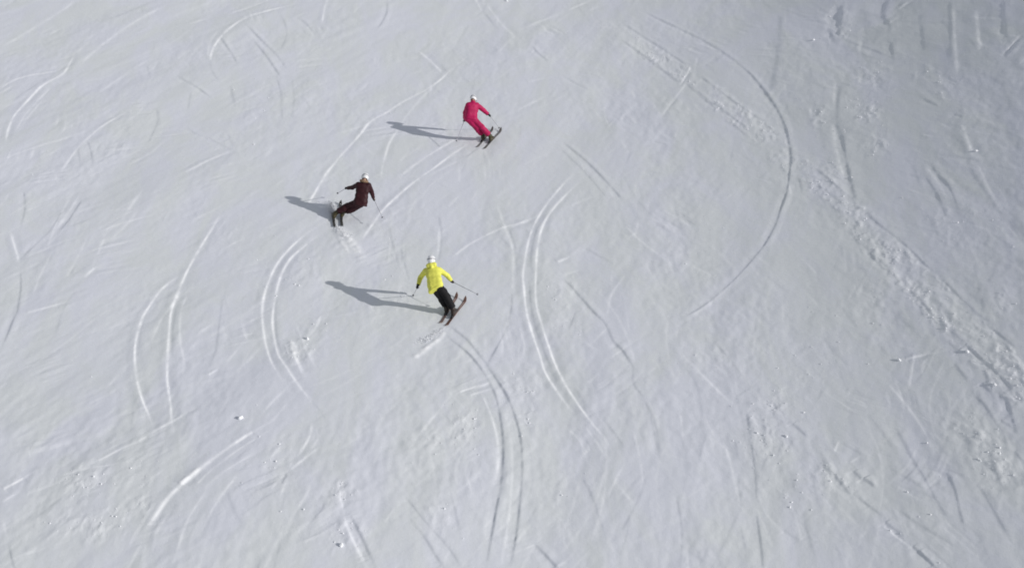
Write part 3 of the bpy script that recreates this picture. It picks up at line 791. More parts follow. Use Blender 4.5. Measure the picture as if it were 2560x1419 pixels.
# ridges of thrown-up snow
for (pts, w, hgt) in PLUMES:
    p = spline(pts)
    L = len(p)
    reach = 3 * w
    q = box(p[:, 0].min() - reach, p[:, 0].max() + reach, p[:, 1].min() - reach, p[:, 1].max() + reach)
    add = np.zeros_like(X[q]); r0, c0 = q[0].start, q[1].start
    for i in range(L - 1):
        k = box(min(p[i, 0], p[i + 1, 0]) - reach, max(p[i, 0], p[i + 1, 0]) + reach, min(p[i, 1], p[i + 1, 1]) - reach, max(p[i, 1], p[i + 1, 1]) + reach)
        if k is None:
            continue
        d, t = seg_dist(X[k], Y[k], *p[i], *p[i + 1])
        u = i / (L - 1)
        kk = slice(k[0].start - r0, k[0].stop - r0), slice(k[1].start - c0, k[1].stop - c0)
        lump = 0.75 + 0.9 * noise(X[k] / 0.2, Y[k] / 0.2, 80)
        add[kk] = np.maximum(add[kk], min(1, 6 * (1 - u)) * min(1, 4 * u + .3) * np.clip(lump, 0.2, 1.6) * np.exp(-(d / w) ** 2))
    Z[q] += hgt * add
    fresh_or_lit[q] = np.maximum(fresh_or_lit[q], np.clip(1.2 * add, 0, 1))

nr, nc = X.shape
idx = np.arange(nr * nc, dtype=np.int32).reshape(nr, nc)
quads = np.stack([idx[:-1, :-1], idx[:-1, 1:], idx[1:, 1:], idx[1:, :-1]], -1).reshape(-1, 4)
ground = link('snow_ground', np.stack([X, Y, Z], -1).reshape(-1, 3), quads, M['snow'])
fa = ground.data.attributes.new('fresh_or_lit', 'FLOAT', 'POINT')
fa.data.foreach_set('value', fresh_or_lit.astype(np.float32).ravel())
ground.matrix_world = RT
ground['kind'] = 'structure'
ground['label'] = 'groomed snow slope scored with curved ski tracks and a crumbled machine track'

def height(x, y):
    r = np.clip(np.searchsorted(ys, y) - 1, 0, nr - 2)
    ty = (y - ys[r]) / (ys[r + 1] - ys[r])
    def row(k):
        u = x / HW[k]
        c = np.clip(np.searchsorted(us, u) - 1, 0, nc - 2)
        tx = (u - us[c]) / (us[c + 1] - us[c])
        return Z[k, c] * (1 - tx) + Z[k, c + 1] * tx
    return float(row(r) * (1 - ty) + row(r + 1) * ty)

# ------------------------------------------------------------------ solid modelling by distance fields
def v3(*a):
    return np.array(a, float)
def unit(a):
    a = np.asarray(a, float)
    return a / (np.linalg.norm(a) + 1e-12)
def smin(a, b, k):
    h = np.clip(0.5 + 0.5 * (b - a) / k, 0, 1)
    return b + (a - b) * h - k * h * (1 - h)
def cap(P, a, b, ra, rb):
    a = np.asarray(a, float); b = np.asarray(b, float)
    ab = b - a
    t = np.clip(((P - a) @ ab) / (ab @ ab + 1e-12), 0, 1)
    return np.linalg.norm(P - a - t[..., None] * ab, axis=-1) - (ra + t * (rb - ra))
def ell(P, c, R, rad):
    """ellipsoid with axes R (rows) and radii rad"""
    q = (P - c) @ np.asarray(R).T
    rad = np.asarray(rad, float)
    k0 = np.linalg.norm(q / rad, axis=-1); k1 = np.linalg.norm(q / rad ** 2, axis=-1)
    return k0 * (k0 - 1) / (k1 + 1e-9)
def rbox(P, c, R, half, r):
    q = np.abs((P - c) @ np.asarray(R).T) - (np.asarray(half) - r)
    return np.linalg.norm(np.maximum(q, 0), axis=-1) + np.minimum(q.max(-1), 0) - r
def union(ds, k):
    d = ds[0]
    for e in ds[1:]:
        d = smin(d, e, k)
    return d
def folds(P, amp, sc, seed):
    return amp * (noise(P[..., 0] * sc + P[..., 1] * sc * 0.7, P[..., 2] * sc * 1.5 - P[..., 1] * sc * 0.5, seed)
                  + 0.5 * noise(P[..., 0] * sc * 2.1 - P[..., 2] * sc, P[..., 1] * sc * 2.2 + P[..., 2] * sc * 2, seed + 1))

def net(fn, lo, hi, h):
    """surface nets on fn over the box lo..hi with cell h"""
    lo = np.asarray(lo, float); hi = np.asarray(hi, float)
    n = np.ceil((hi - lo) / h).astype(int) + 1
    ax = [lo[i] + h * np.arange(n[i]) for i in range(3)]
    G = np.stack(np.meshgrid(*ax, indexing='ij'), -1)
    B = 5
    nb = -(-n // B)
    D = np.empty(tuple(n), np.float32)
    cen = [np.minimum(np.arange(nb[i]) * B + (B - 1) / 2, n[i] - 1) * h + lo[i] for i in range(3)]
    dc = fn(np.stack(np.meshgrid(*cen, indexing='ij'), -1))
    lim = 0.87 * B * h * 1.5 + 0.012
    bi = [np.arange(n[i]) // B for i in range(3)]
    full = dc[np.ix_(*bi)]
    D[:] = full
    m = np.abs(full) < lim
    D[m] = fn(G[m])
    ins = D < 0
    nx, ny, nz = D.shape
    acc = np.zeros((nx - 1, ny - 1, nz - 1, 3)); cnt = np.zeros((nx - 1, ny - 1, nz - 1))
    cs = [(i, j, k) for i in (0, 1) for j in (0, 1) for k in (0, 1)]
    sl = lambda o: tuple(slice(o[i], o[i] + D.shape[i] - 1) for i in range(3))
    for a in cs:
        for axis in range(3):
            if a[axis] == 0:
                b = list(a); b[axis] = 1; b = tuple(b)
                da, db = D[sl(a)], D[sl(b)]
                x = (da < 0) != (db < 0)
                t = np.where(x, da / np.where(x, da - db, 1), 0)
                pos = np.array(a, float)[None, None, None, :] + np.zeros(da.shape + (3,))
                pos[..., axis] += t
                acc += pos * x[..., None]; cnt += x
    act = cnt > 0
    ids = -np.ones(act.shape, int); ids[act] = np.arange(act.sum())
    base = np.stack(np.meshgrid(*[np.arange(m - 1) for m in D.shape], indexing='ij'), -1)
    V = (base[act] + acc[act] / cnt[act][:, None]) * h + lo
    Q = []
    for axis in range(3):
        o1, o2 = [(1, 2), (2, 0), (0, 1)][axis]
        s0 = [slice(1, -1)] * 3; s0[axis] = slice(0, -1)
        s1 = list(s0); s1[axis] = slice(1, None)
        A, B = ins[tuple(s0)], ins[tuple(s1)]
        for flag in (True, False):
            w = np.argwhere((A != B) & (A == flag))
            if not len(w):
                continue
            w = w + 1; w[:, axis] -= 1
            def cell(d1, d2_):
                c = w.copy(); c[:, o1] += d1; c[:, o2] += d2_
                return ids[c[:, 0], c[:, 1], c[:, 2]]
            q = np.stack([cell(-1, -1), cell(0, -1), cell(0, 0), cell(-1, 0)], -1)
            Q.append(q if flag else q[:, ::-1])
    return V, np.concatenate(Q)

def solid(name, fn, lo, hi, h, material, parent, origin):
    V, Q = net(fn, lo, hi, h)
    return link(name, V - origin, Q, material, parent)

def tube(pts, rad, n=8, caps=True):
    pts = [np.asarray(p, float) for p in pts]
    V, Fc = [], []
    for i, p in enumerate(pts):
        d = unit(pts[min(i + 1, len(pts) - 1)] - pts[max(i - 1, 0)])
        a = unit(np.cross(d, (0, 0, 1) if abs(d[2]) < 0.9 else (1, 0, 0))); b = np.cross(d, a)
        for k in range(n):
            t = 2 * math.pi * k / n
            V.append(p + rad[i] * (a * math.cos(t) + b * math.sin(t)))
    for i in range(len(pts) - 1):
        for k in range(n):
            Fc.append((i * n + k, i * n + (k + 1) % n, (i + 1) * n + (k + 1) % n, (i + 1) * n + k))
    if caps:
        Fc.append(tuple(range(n))[::-1]); Fc.append(tuple(range((len(pts) - 1) * n, len(pts) * n)))
    return V, Fc

def join(parts):
    V, Fc = [], []
    for v, f_ in parts:
        o = len(V); V += list(v); Fc += [tuple(i + o for i in q) for q in f_]
    return V, Fc

def boxmesh(c, R, half, taper=1.0):
    R = np.asarray(R); V = []
    for z in (-1, 1):
        k = taper if z > 0 else 1
        for (x, y) in ((-1, -1), (1, -1), (1, 1), (-1, 1)):
            V.append(c + R[0] * x * half[0] * k + R[1] * y * half[1] * k + R[2] * z * half[2])
    return V, [(3, 2, 1, 0), (4, 5, 6, 7), (0, 1, 5, 4), (1, 2, 6, 5), (2, 3, 7, 6), (3, 0, 4, 7)]

# ------------------------------------------------------------------ skis and poles
def ski(name, tail, tip, roll, top, label, stripe):
    tail = np.asarray(tail); tip = np.asarray(tip)
    tail = np.array([tail[0], tail[1], height(*tail[:2])]); tip = np.array([tip[0], tip[1], height(*tip[:2])])
    f_ = unit(tip - tail); L = np.linalg.norm(tip - tail)
    r_ = unit(np.cross(f_, (0, 0, 1))); u_ = np.cross(r_, f_)
    c_, s_ = math.cos(roll), math.sin(roll)
    r2 = r_ * c_ - u_ * s_; u2 = u_ * c_ + r_ * s_
    mid = (tail + tip) / 2
    lift = 0.002 + 0.026 * abs(math.sin(roll))
    mid = mid + v3(0, 0, lift)
    o = mid
    prof = []
    N = 26
    for i in range(N + 1):
        t = i / N
        w = 0.032 + 0.017 * (2 * t - 1) ** 2 + 0.005 * t
        if t > 0.9:
            w *= math.sqrt(max(0.02, 1 - ((t - 0.9) / 0.1) ** 2.2))
        if t < 0.03:
            w *= 0.75 + 0.25 * t / 0.03
        up = 0.10 * max(0, (t - 0.86) / 0.14) ** 2 + 0.02 * max(0, (0.06 - t) / 0.06) ** 2
        th = 0.007 + 0.009 * max(0, 1 - abs(t - 0.48) / 0.35)
        prof.append((t, w, up, th))
    V, Fc, mi = [], [], []
    for (t, w, up, th) in prof:
        b = f_ * (t - 0.5) * L + u2 * up
        for (x, z) in ((-w, 0), (w, 0), (w * .93, th), (w * .35, th * 1.12), (-w * .35, th * 1.12), (-w * .93, th)):
            V.append(b + r2 * x + u2 * z)
    for i in range(N):
        for k in range(6):
            Fc.append((i * 6 + k, i * 6 + (k + 1) % 6, (i + 1) * 6 + (k + 1) % 6, (i + 1) * 6 + k))
            mi.append(1 if (k == 3 and 0.62 < prof[i][0] < 0.86) else 0)
    Fc.append(tuple(range(6))[::-1]); mi.append(0)
    Fc.append(tuple(range(N * 6, N * 6 + 6))); mi.append(0)
    root = link(name, V, Fc, None, shade=False, mats=[top, stripe], midx=mi)
    root.matrix_world = RT @ Matrix.Translation(Vector(o))
    R = (r2, f_, u2)
    for nm, y, l in (('toe_binding', 0.045, 0.055), ('heel_binding', -0.30, 0.065)):
        z0 = 0.017
        b1 = boxmesh(f_ * (y + 0.0) + u2 * (z0 + 0.012), R, (0.033, l, 0.014), 0.85)
        b2 = boxmesh(f_ * (y + (0.01 if y > 0 else -0.012)) + u2 * (z0 + 0.036), R, (0.026, l * 0.55, 0.014), 0.7)
        Vb, Fb = join([b1, b2])
        link(nm, Vb, Fb, M['binding'], root, shade=False)
    tag(root, label, 'ski', 'skis on the three skiers')
    return o, r2, f_, u2

def pole(hand, tip, label):
    hand = np.asarray(hand, float); tip = np.asarray(tip, float)
    d = unit(tip - hand)
    top = hand - d * 0.07
    V, Fc = tube([top - top, d * 0.30, d * 0.8, tip - top], [0.0085, 0.008, 0.0065, 0.004], 8)
    root = link('ski_pole', V, Fc, M['pole'])
    root.matrix_world = RT @ Matrix.Translation(Vector(top))
    V, Fc = tube([-d * 0.035, -d * 0.025, d * 0.0, d * 0.06, d * 0.12, d * 0.135], [0.012, 0.019, 0.015, 0.0165, 0.015, 0.011], 10)
    link('grip', V, Fc, M['grip'], root)
    a = unit(np.cross(d, (0.3, 0.2, 1))); b = np.cross(d, a)
    loop = [(-d * 0.02 + d * 0.16 * (0.5 - 0.5 * math.cos(t)) + a * (0.012 + 0.035 * math.sin(t))) for t in np.linspace(0, math.pi, 9)]
    V, Fc = tube(loop, [0.004] * 9, 6)
    link('strap', V, Fc, M['grip'], root)
    e = tip - top - d * 0.055
    V, Fc = tube([e - d * 0.014, e - d * 0.004, e, e + d * 0.004], [0.008, 0.012, 0.028, 0.030], 12)
    link('basket', V, Fc, M['basket'], root)
    tag(root, label, 'ski pole', 'ski poles of the three skiers')
    return d

# ------------------------------------------------------------------ people
def person(key, label, fwd_torso, look, style, edge, feet_skis, names):
    J = {k: np.array(v, float) for k, v in POSES[key].items()}
    ft = (J['ankL'] + J['ankR']) / 2
    gz = height(ft[0], ft[1])
    for k in J:
        if not k.startswith(('tail', 'tip')):
            J[k][2] += gz + 0.012
    O = v3(ft[0], ft[1], gz)
    root = bpy.data.objects.new('person', None)
    C.objects.link(root)
    root.empty_display_size = 0.3
    root.matrix_world = RT @ Matrix.Translation(Vector(O))
    tag(root, label, 'person', 'skiers carving down the snow slope')
    # skis first, the boots follow them
    sk = {}
    for s in 'LR':
        sk[s] = ski('ski', J['tail' + s], J['tip' + s], edge, style['ski'], names['ski' + s], style['stripe'])
    # body axes
    sp = unit(J['neck'] - J['hip'])
    rt = J['shoR'] - J['shoL']; rt = unit(rt - sp * (rt @ sp))
    fw = np.cross(sp, rt)
    hr = rt * 0.55 + np.cross(unit(fwd_torso), v3(0, 0, 1)) * 0.45; hr = unit(hr)
    hips = {'L': J['hip'] - hr * 0.085 - sp * 0.03, 'R': J['hip'] + hr * 0.085 - sp * 0.03}
    mid = J['hip'] * 0.45 + J['neck'] * 0.55
    chest = J['hip'] * 0.22 + J['neck'] * 0.78
    ank = {}
    for s in 'LR':
        o, r2, f_, u2 = sk[s]
        ank[s] = o - f_ * 0.155 + u2 * 0.17          # inside the boot, over the binding
    hu = unit(J['head'] - J['neck']); hf = unit(np.asarray(look, float) - hu * (np.asarray(look) @ hu)); hrr = np.cross(hf, hu)
    HR = np.stack([hrr, hf, hu])
    hc = J['head']

    def trunk(P, g):
        return union([cap(P, chest - rt * 0.092, chest + rt * 0.092, 0.096 + g, 0.096 + g),
                      cap(P, J['shoL'] + rt * 0.03, J['shoR'] - rt * 0.03, 0.062 + g, 0.062 + g),
                      cap(P, mid - rt * 0.072, mid + rt * 0.072, 0.092 + g, 0.092 + g),
                      cap(P, chest + sp * 0.02, J['hip'], 0.095 + g, 0.095 + g),
                      cap(P, hips['L'] - fw * 0.015, hips['R'] - fw * 0.015, 0.108 + g, 0.108 + g)], 0.06)
    def arms(P, g, end=0.0):
        ds = []
        for s in 'LR':
            h = J['han' + s] + unit(J['elb' + s] - J['han' + s]) * end
            ds.append(union([cap(P, J['sho' + s], J['elb' + s], 0.058 + g, 0.046 + g * 1.1), cap(P, J['elb' + s], h, 0.046 + g * 1.1, 0.034 + g)], 0.02))
        return np.minimum(ds[0], ds[1])
    def legs(P, g, end=0.0, flare=0.0):
        ds = []
        for s in 'LR':
            a = ank[s] + unit(J['kne' + s] - ank[s]) * end
            calf = J['kne' + s] * 0.68 + ank[s] * 0.32 - unit(fwd_torso) * 0.015
            ds.append(union([cap(P, hips[s], J['kne' + s], 0.090 + g, 0.062 + g), cap(P, J['kne' + s], calf, 0.060 + g, 0.060 + g * 1.1),
                             cap(P, calf, a, 0.058 + g * 1.1, 0.046 + g + flare)], 0.03))
        return smin(ds[0], ds[1], 0.012)
    hand = {}
    for s, sg in (('L', -1), ('R', 1)):
        d = unit(J['pole' + s] - J['han' + s])
        hand[s] = (J['han' + s], d, unit(J['elb' + s] - J['han' + s]), sg)
    def hands(P, g):
        ds = []
        for s in 'LR':
            c, d, w, sg = hand[s]
            w2 = unit(w - d * (w @ d)); n2 = np.cross(d, w2) * sg      # w2 towards the wrist, n2 across
            palm = [rbox(P, c + w2 * 0.040 + n2 * 0.012, np.stack([d, w2, n2]), (0.040 + g, 0.036 + g, 0.016 + g), 0.012),
                    cap(P, c + w2 * 0.06 + n2 * 0.01, c + w * 0.11, 0.024 + g, 0.028 + g)]
            hd = union(palm, 0.015)
            for i, (off, ln) in enumerate(((-0.032, .92), (-0.011, 1.0), (0.010, .97), (0.030, .8))):
                b = c + d * off
                rr = 0.026 * ln
                k = [b + w2 * 0.012 + n2 * (rr + .004), b - w2 * rr * 0.9 + n2 * rr * 0.75, b - w2 * rr - n2 * rr * 0.65, b + w2 * 0.004 - n2 * rr]
                for q in range(3):
                    hd = smin(hd, cap(P, k[q], k[q + 1], 0.0095 * ln ** .5 + g * .6, 0.0085 * ln ** .5 + g * .6), 0.006)
            th = [c - d * 0.03 + w2 * 0.05, c - d * 0.052 + w2 * 0.012 - n2 * 0.008, c - d * 0.050 - w2 * 0.018 - n2 * 0.010]
            for q in range(2):
                hd = smin(hd, cap(P, th[q], th[q + 1], 0.012 + g * .6, 0.0105 + g * .6), 0.008)
            ds.append(hd)
        return np.minimum(ds[0], ds[1])
    def headf(P):
        fpt = lambda x, y, z: hc + hrr * x + hf * y + hu * z
        d = ell(P, fpt(0, -0.008, 0.022), HR, (0.076, 0.095, 0.088))
        d = smin(d, ell(P, fpt(0, 0.030, -0.045), HR, (0.056, 0.058, 0.070)), 0.03)
        d = smin(d, cap(P, fpt(0, 0.078, 0.012), fpt(0, 0.104, -0.028), 0.008, 0.014), 0.012)
        d = smin(d, cap(P, fpt(-0.040, 0.072, 0.030), fpt(0.040, 0.072, 0.030), 0.012, 0.012), 0.015)
        d = smin(d, cap(P, fpt(-0.018, 0.083, -0.062), fpt(0.018, 0.083, -0.062), 0.007, 0.007), 0.01)
        d = smin(d, ell(P, fpt(0, 0.072, -0.096), HR, (0.022, 0.018, 0.018)), 0.015)
        for x in (-1, 1):
            d = np.maximum(d, -ell(P, fpt(x * 0.031, 0.090, 0.012), HR, (0.015, 0.012, 0.009)))
            d = np.minimum(d, ell(P, fpt(x * 0.031, 0.078, 0.011), HR, (0.0125, 0.0125, 0.0125)))
            d = smin(d, ell(P, fpt(x * 0.076, -0.008, 0.0), HR, (0.009, 0.020, 0.030)), 0.006)
        return smin(d, cap(P, hc - hu * 0.05 - hf * 0.015, J['neck'] - sp * 0.04, 0.052, 0.062), 0.025)

    allp = np.array([J[k] for k in J if not k.startswith(('tail', 'tip', 'pole'))] + [ank['L'], ank['R']])
    lo, hi = allp.min(0) - 0.22, allp.max(0) + 0.22
    def body(P):
        d = union([trunk(P, -0.012), arms(P, -0.010), legs(P, -0.010)], 0.02)
        d = smin(d, hands(P, -0.003), 0.01)
        for s in 'LR':
            o, r2, f_, u2 = sk[s]
            d = smin(d, cap(P, o - f_ * 0.19 + u2 * 0.075, o - f_ * 0.0 + u2 * 0.062, 0.036, 0.030), 0.03)
        return smin(d, headf(P), 0.02)
    solid('body', body, lo, hi, 0.011, M['skin'], root, O)
    # boots
    for s in 'LR':
        o, r2, f_, u2 = sk[s]
        R = np.stack([r2, f_, u2])
        kd = unit(J['kne' + s] - ank[s])
        top_ = ank[s] + kd * 0.20
        def bootf(P):
            d = union([cap(P, o - f_ * 0.20 + u2 * 0.085, o + f_ * 0.01 + u2 * 0.073, 0.055, 0.044),
                       cap(P, o - f_ * 0.165 + u2 * 0.12, ank[s] + kd * 0.02, 0.062, 0.062),
                       cap(P, ank[s], top_, 0.062, 0.068)], 0.03)
            d = np.minimum(d, rbox(P, o - f_ * 0.10 + u2 * 0.046, R, (0.036, 0.155, 0.018), 0.008))
            d = np.maximum(d, (P - top_) @ kd)
            return np.minimum(d, np.maximum(np.abs(cap(P, ank[s] + kd * 0.08, top_ + kd * 0.1, 0.066, 0.07)) - 0.004, (P - top_ - kd * 0.02) @ kd))
        pts = np.array([o - f_ * 0.27, o + f_ * 0.08, top_ + u2 * 0.05, o + u2 * 0.02])
        b = solid('boot', bootf, pts.min(0) - 0.1, pts.max(0) + 0.1, 0.009, style['boot'], root, O)
        for (y, z) in ((-0.03, 0.118), (-0.085, 0.15)):
            link('buckle', *boxmesh(o + f_ * y + u2 * z + r2 * 0.02 * (1 if s == 'R' else -1) - O, R, (0.034, 0.008, 0.005)), M['buckle'], b, shade=False)
        link('buckle', *boxmesh(ank[s] + kd * 0.07 + f_ * 0.066 - O, R, (0.034, 0.005, 0.009)), M['buckle'], b, shade=False)
    # clothes
    sd = style['seed']
    hem = J['hip'] - sp * style['hem']
    hn = unit(sp + style.get('hem_tilt', v3(0, 0, 0)))
    nk = J['neck'] + sp * 0.035
    def jacket(P):
        d = trunk(P, style['puff'])
        d = smin(d, cap(P, J['hip'] - rt * 0.075, J['hip'] + rt * 0.075, 0.112 + style['puff'], 0.112 + style['puff']), 0.05)
        d = smin(d, cap(P, hem - hr * 0.085 - sp * .02, hem + hr * 0.09 - sp * .02, 0.116 + style['puff'], 0.116 + style['puff']), 0.05)
        d = smin(d, cap(P, mid - rt * 0.092, mid + rt * 0.092, 0.101 + style['puff'], 0.101 + style['puff']), 0.05)
        low = J['hip'] * 0.75 + J['neck'] * 0.25
        d = smin(d, cap(P, low - rt * 0.090, low + rt * 0.090, 0.102 + style['puff'], 0.102 + style['puff']), 0.05)
        d = smin(d, arms(P, 0.012 + style['puff'] * .7, 0.075), 0.035)
        d = smin(d, cap(P, nk - sp * 0.05, nk + sp * 0.015, 0.080, 0.074), 0.03)
        d = d - folds(P, 0.010, 7.0, sd)
        d = np.maximum(d, -((P - hem) @ hn))
        for s in 'LR':
            w = unit(J['elb' + s] - J['han' + s])
            nearh = np.linalg.norm(P - J['han' + s], axis=-1) < 0.13
            d = np.where(nearh, np.maximum(d, -((P - J['han' + s] - w * 0.075) @ w)), d)
        return np.maximum(d, -cap(P, nk + sp * 0.0, nk + sp * 0.2, 0.055, 0.07))
    def trousers(P):
        d = smin(legs(P, 0.022 + style['leg'], 0.05, 0.022), cap(P, hips['L'] - fw * .012, hips['R'] - fw * .012, 0.116, 0.116), 0.05)
        d = smin(d, cap(P, J['hip'], J['hip'] + sp * 0.08, 0.108, 0.104), 0.05)
        d = d - folds(P, 0.010, 8.0, sd + 5)
        d = np.maximum(d, (P - J['hip'] - sp * 0.09) @ sp)
        if not style['onepiece']:
            d = d + 0.022 * smooth(-0.02, 0.05, (P - hem) @ hn)
        for s in 'LR':
            kd = unit(J['kne' + s] - ank[s])
            nearb = np.linalg.norm(P - ank[s], axis=-1) < 0.15
            d = np.where(nearb, np.maximum(d, -((P - ank[s] - kd * style['cuff']) @ kd)), d)
        return d
    if style['onepiece']:
        def suit(P):
            return smin(jacket(P), trousers(P), 0.02)
        solid('ski_suit', suit, lo, hi, 0.0115, style['jacket'], root, O)
    else:
        solid('jacket', jacket, lo, hi, 0.0115, style['jacket'], root, O)
        solid('trousers', trousers, lo, hi, 0.0115, style['trousers'], root, O)
    if style.get('hood'):
        hb = J['neck'] - fw * 0.095 + sp * 0.03
        def hood(P):
            d = union([cap(P, hb - rt * 0.075, hb + rt * 0.075, 0.062, 0.062), cap(P, hb - fw * 0.01 - sp * 0.02, hb - fw * 0.02 - sp * 0.075, 0.075, 0.045),
                       cap(P, hb - rt * 0.08, J['neck'] - rt * 0.085 + fw * 0.05 + sp * 0.03, 0.055, 0.040), cap(P, hb + rt * 0.08, J['neck'] + rt * 0.085 + fw * 0.05 + sp * 0.03, 0.055, 0.040)], 0.03)
            return d - folds(P, 0.007, 12.0, sd + 9)
        solid('hood', hood, J['neck'] - 0.32, J['neck'] + 0.3, 0.011, style['jacket'], root, O)
    if style.get('fur'):
        def furf(P):
            q = P - (J['neck'] + sp * 0.055)
            z = q @ sp; r = np.hypot(q @ rt, q @ fw)
            d = np.hypot(r - 0.095, z) - 0.040
            return d - folds(P, 0.012, 30.0, sd + 3)
        solid('fur_collar', furf, J['neck'] - 0.2, J['neck'] + 0.26, 0.010, M['fur'], root, O)
    for s in 'LR':
        c, d, w, sg = hand[s]
        hold = hand
        def glove(P):
            one = hands(P, 0.004)
            q = np.linalg.norm(P - c, axis=-1)
            one = np.where(q < 0.2, one, 0.1)
            one = smin(one, cap(P, c + w * 0.075, c + w * 0.135, 0.042, 0.050), 0.015)
            return np.maximum(one, (P - c - w * 0.13) @ w)
        solid('glove', glove, c - 0.17, c + 0.17, 0.0065, M['glove'], root, O)
    # helmet, goggles, hair
    fpt = lambda x, y, z: hc + hrr * x + hf * y + hu * z
    def shell(P, g):
        return smin(ell(P, fpt(0, -0.012, 0.030), HR, (0.104 + g, 0.124 + g, 0.110 + g)), ell(P, fpt(0, -0.03, -0.03), HR, (0.097 + g, 0.102 + g, 0.096 + g)), 0.03)
    cutn = unit(hu + hf * -0.55)
    def helm(P):
        d = shell(P, 0)
        d = np.maximum(d, -shell(P, -0.018))
        d = np.maximum(d, -np.minimum((P - fpt(0, 0.02, 0.040)) @ unit(hu - hf * 0.15), 1.0) if False else d)
        front = (P - fpt(0, 0.045, 0)) @ hf
        low = (P - fpt(0, 0, 0.048)) @ hu
        d = np.maximum(d, -np.maximum(-front, low))            # face opening
        d = np.maximum(d, -((P - fpt(0, 0, -0.075)) @ hu))      # lower rim
        d = np.minimum(d, np.maximum(ell(P, fpt(0, 0.10, 0.062), HR, (0.085, 0.055, 0.014)), -shell(P, -0.010)))
        for x in (-0.045, 0, 0.045):                             # vents
            for y in (-0.05, 0.03):
                d = np.maximum(d, -ell(P, fpt(x * (1.1 if y < 0 else .9), y, 0.145), HR, (0.007, 0.028, 0.022)))
        return d
    h_ = solid('helmet', helm, hc - 0.19, hc + 0.21, 0.0075, M['helmet'], root, O)
    def strapf(P):
        d = np.abs(shell(P, 0.003)) - 0.004
        d = np.maximum(d, np.abs((P - fpt(0, 0, 0.022)) @ unit(hu + hf * 0.12)) - 0.016)
        return np.maximum(d, (P - fpt(0, 0.05, 0)) @ hf)
    solid('goggle_strap', strapf, hc - 0.18, hc + 0.18, 0.0065, M['helmet_trim'], h_, O)
    def gog(P):
        d = rbox(P, fpt(0, 0.090, 0.012), HR, (0.078, 0.030, 0.042), 0.026)
        d = np.maximum(d, -rbox(P, fpt(0, 0.125, 0.012), HR, (0.068, 0.030, 0.032), 0.02))
        return np.maximum(d, -headf(P) + 0.002)
    g_ = solid('goggles', gog, hc - 0.17, hc + 0.17, 0.007, M['helmet_trim'], root, O)
    def lens(P):
        d = rbox(P, fpt(0, 0.088, 0.012), HR, (0.067, 0.028, 0.031), 0.02)
        return np.maximum(d, -((P - fpt(0, 0.098, 0)) @ hf))
    solid('lens', lens, hc - 0.17, hc + 0.17, 0.006, M['lens'], g_, O)
    if style.get('hair'):
        def hairf(P):
            d = union([cap(P, fpt(0, -0.07, -0.05), fpt(0, -0.105, -0.10), 0.045, 0.035), cap(P, fpt(0, -0.105, -0.10), fpt(0.01, -0.135, -0.19), 0.032, 0.016)], 0.02)
            return d - folds(P, 0.006, 40.0, sd)
        solid('hair', hairf, hc - 0.28, hc + 0.12, 0.009, M['hair'], root, O)
    for s in 'LR':
        tip = J['pole' + s].copy()
        tip[2] = max(tip[2], height(tip[0], tip[1]) - 0.02)
        pole(J['han' + s], tip, names['pole' + s])
    return J

YEL = dict(jacket=M['yellow'], trousers=M['black'], boot=M['boot_dark'], ski=M['ski_brown'], stripe=M['ski_stripe'], puff=0.010, hem=0.17, cuff=0.06, onepiece=False, hood=True, seed=200, leg=0.012, hem_tilt=v3(-0.25, 0, 0))
RED = dict(jacket=M['red'], trousers=M['red'], boot=M['boot'], ski=M['ski_grey'], stripe=M['ski_grey'], puff=0.020, hem=0.06, cuff=0.12, onepiece=True, seed=220, leg=0.008)
MAR = dict(jacket=M['maroon'], trousers=M['maroon'], boot=M['boot'], ski=M['ski_dark'], stripe=M['ski_dark'], puff=0.010, hem=0.15, cuff=0.185, onepiece=False, fur=True, seed=240, leg=0.008)

JY = person('yellow', 'person in a yellow hooded jacket, black trousers and white helmet, skiing away',
            (0.27, 0.96, 0), (0.15, 0.98, -0.15), YEL, -0.16, None,
            dict(skiL='left brown ski under the skier in the yellow jacket', skiR='right brown ski with its tip nearest the long pole of the yellow skier',
                 poleL='ski pole planted ahead by the left hand of the yellow skier', poleR='ski pole held out wide to the right of the yellow skier'))
JR = person('red', 'person in a bright red ski suit and white helmet, skiing away to the right',
            (0.33, 0.94, 0), (0.35, 0.93, -0.2), RED, -0.14, None,
            dict(skiL='left grey ski under the red skier, half hidden by the legs', skiR='right grey ski under the red skier, lit along its whole length',
                 poleL='ski pole trailing from the left hand of the red skier, crossing the shadow', poleR='ski pole from the outstretched right hand of the red skier to the ski tip'))
JM = person('maroon', 'person in dark maroon jacket and trousers, white helmet, leaning hard into a turn',
            (-0.12, 0.99, 0), (-0.1, 0.98, -0.15), MAR, 0.42, None,
            dict(skiL='left black ski of the maroon skier, edged beside the shadow', skiR='right black ski of the maroon skier, edged under the lower boot',
                 poleL='ski pole in the raised left hand of the maroon skier', poleR='ski pole trailing behind the right hand of the maroon skier'))

# ------------------------------------------------------------------ loose snow
ICO = None
def ico():
    global ICO
    if ICO is None:
        t = (1 + 5 ** .5) / 2
        v = np.array([(-1, t, 0), (1, t, 0), (-1, -t, 0), (1, -t, 0), (0, -1, t), (0, 1, t), (0, -1, -t), (0, 1, -t), (t, 0, -1), (t, 0, 1), (-t, 0, -1), (-t, 0, 1)]) / math.sqrt(1 + t * t)
        f = [(0, 11, 5), (0, 5, 1), (0, 1, 7), (0, 7, 10), (0, 10, 11), (1, 5, 9), (5, 11, 4), (11, 10, 2), (10, 7, 6), (7, 1, 8), (3, 9, 4), (3, 4, 2), (3, 2, 6), (3, 6, 8), (3, 8, 9), (4, 9, 5), (2, 4, 11), (6, 2, 10), (8, 6, 7), (9, 8, 1)]
        ICO = v, np.array(f)
    return ICO

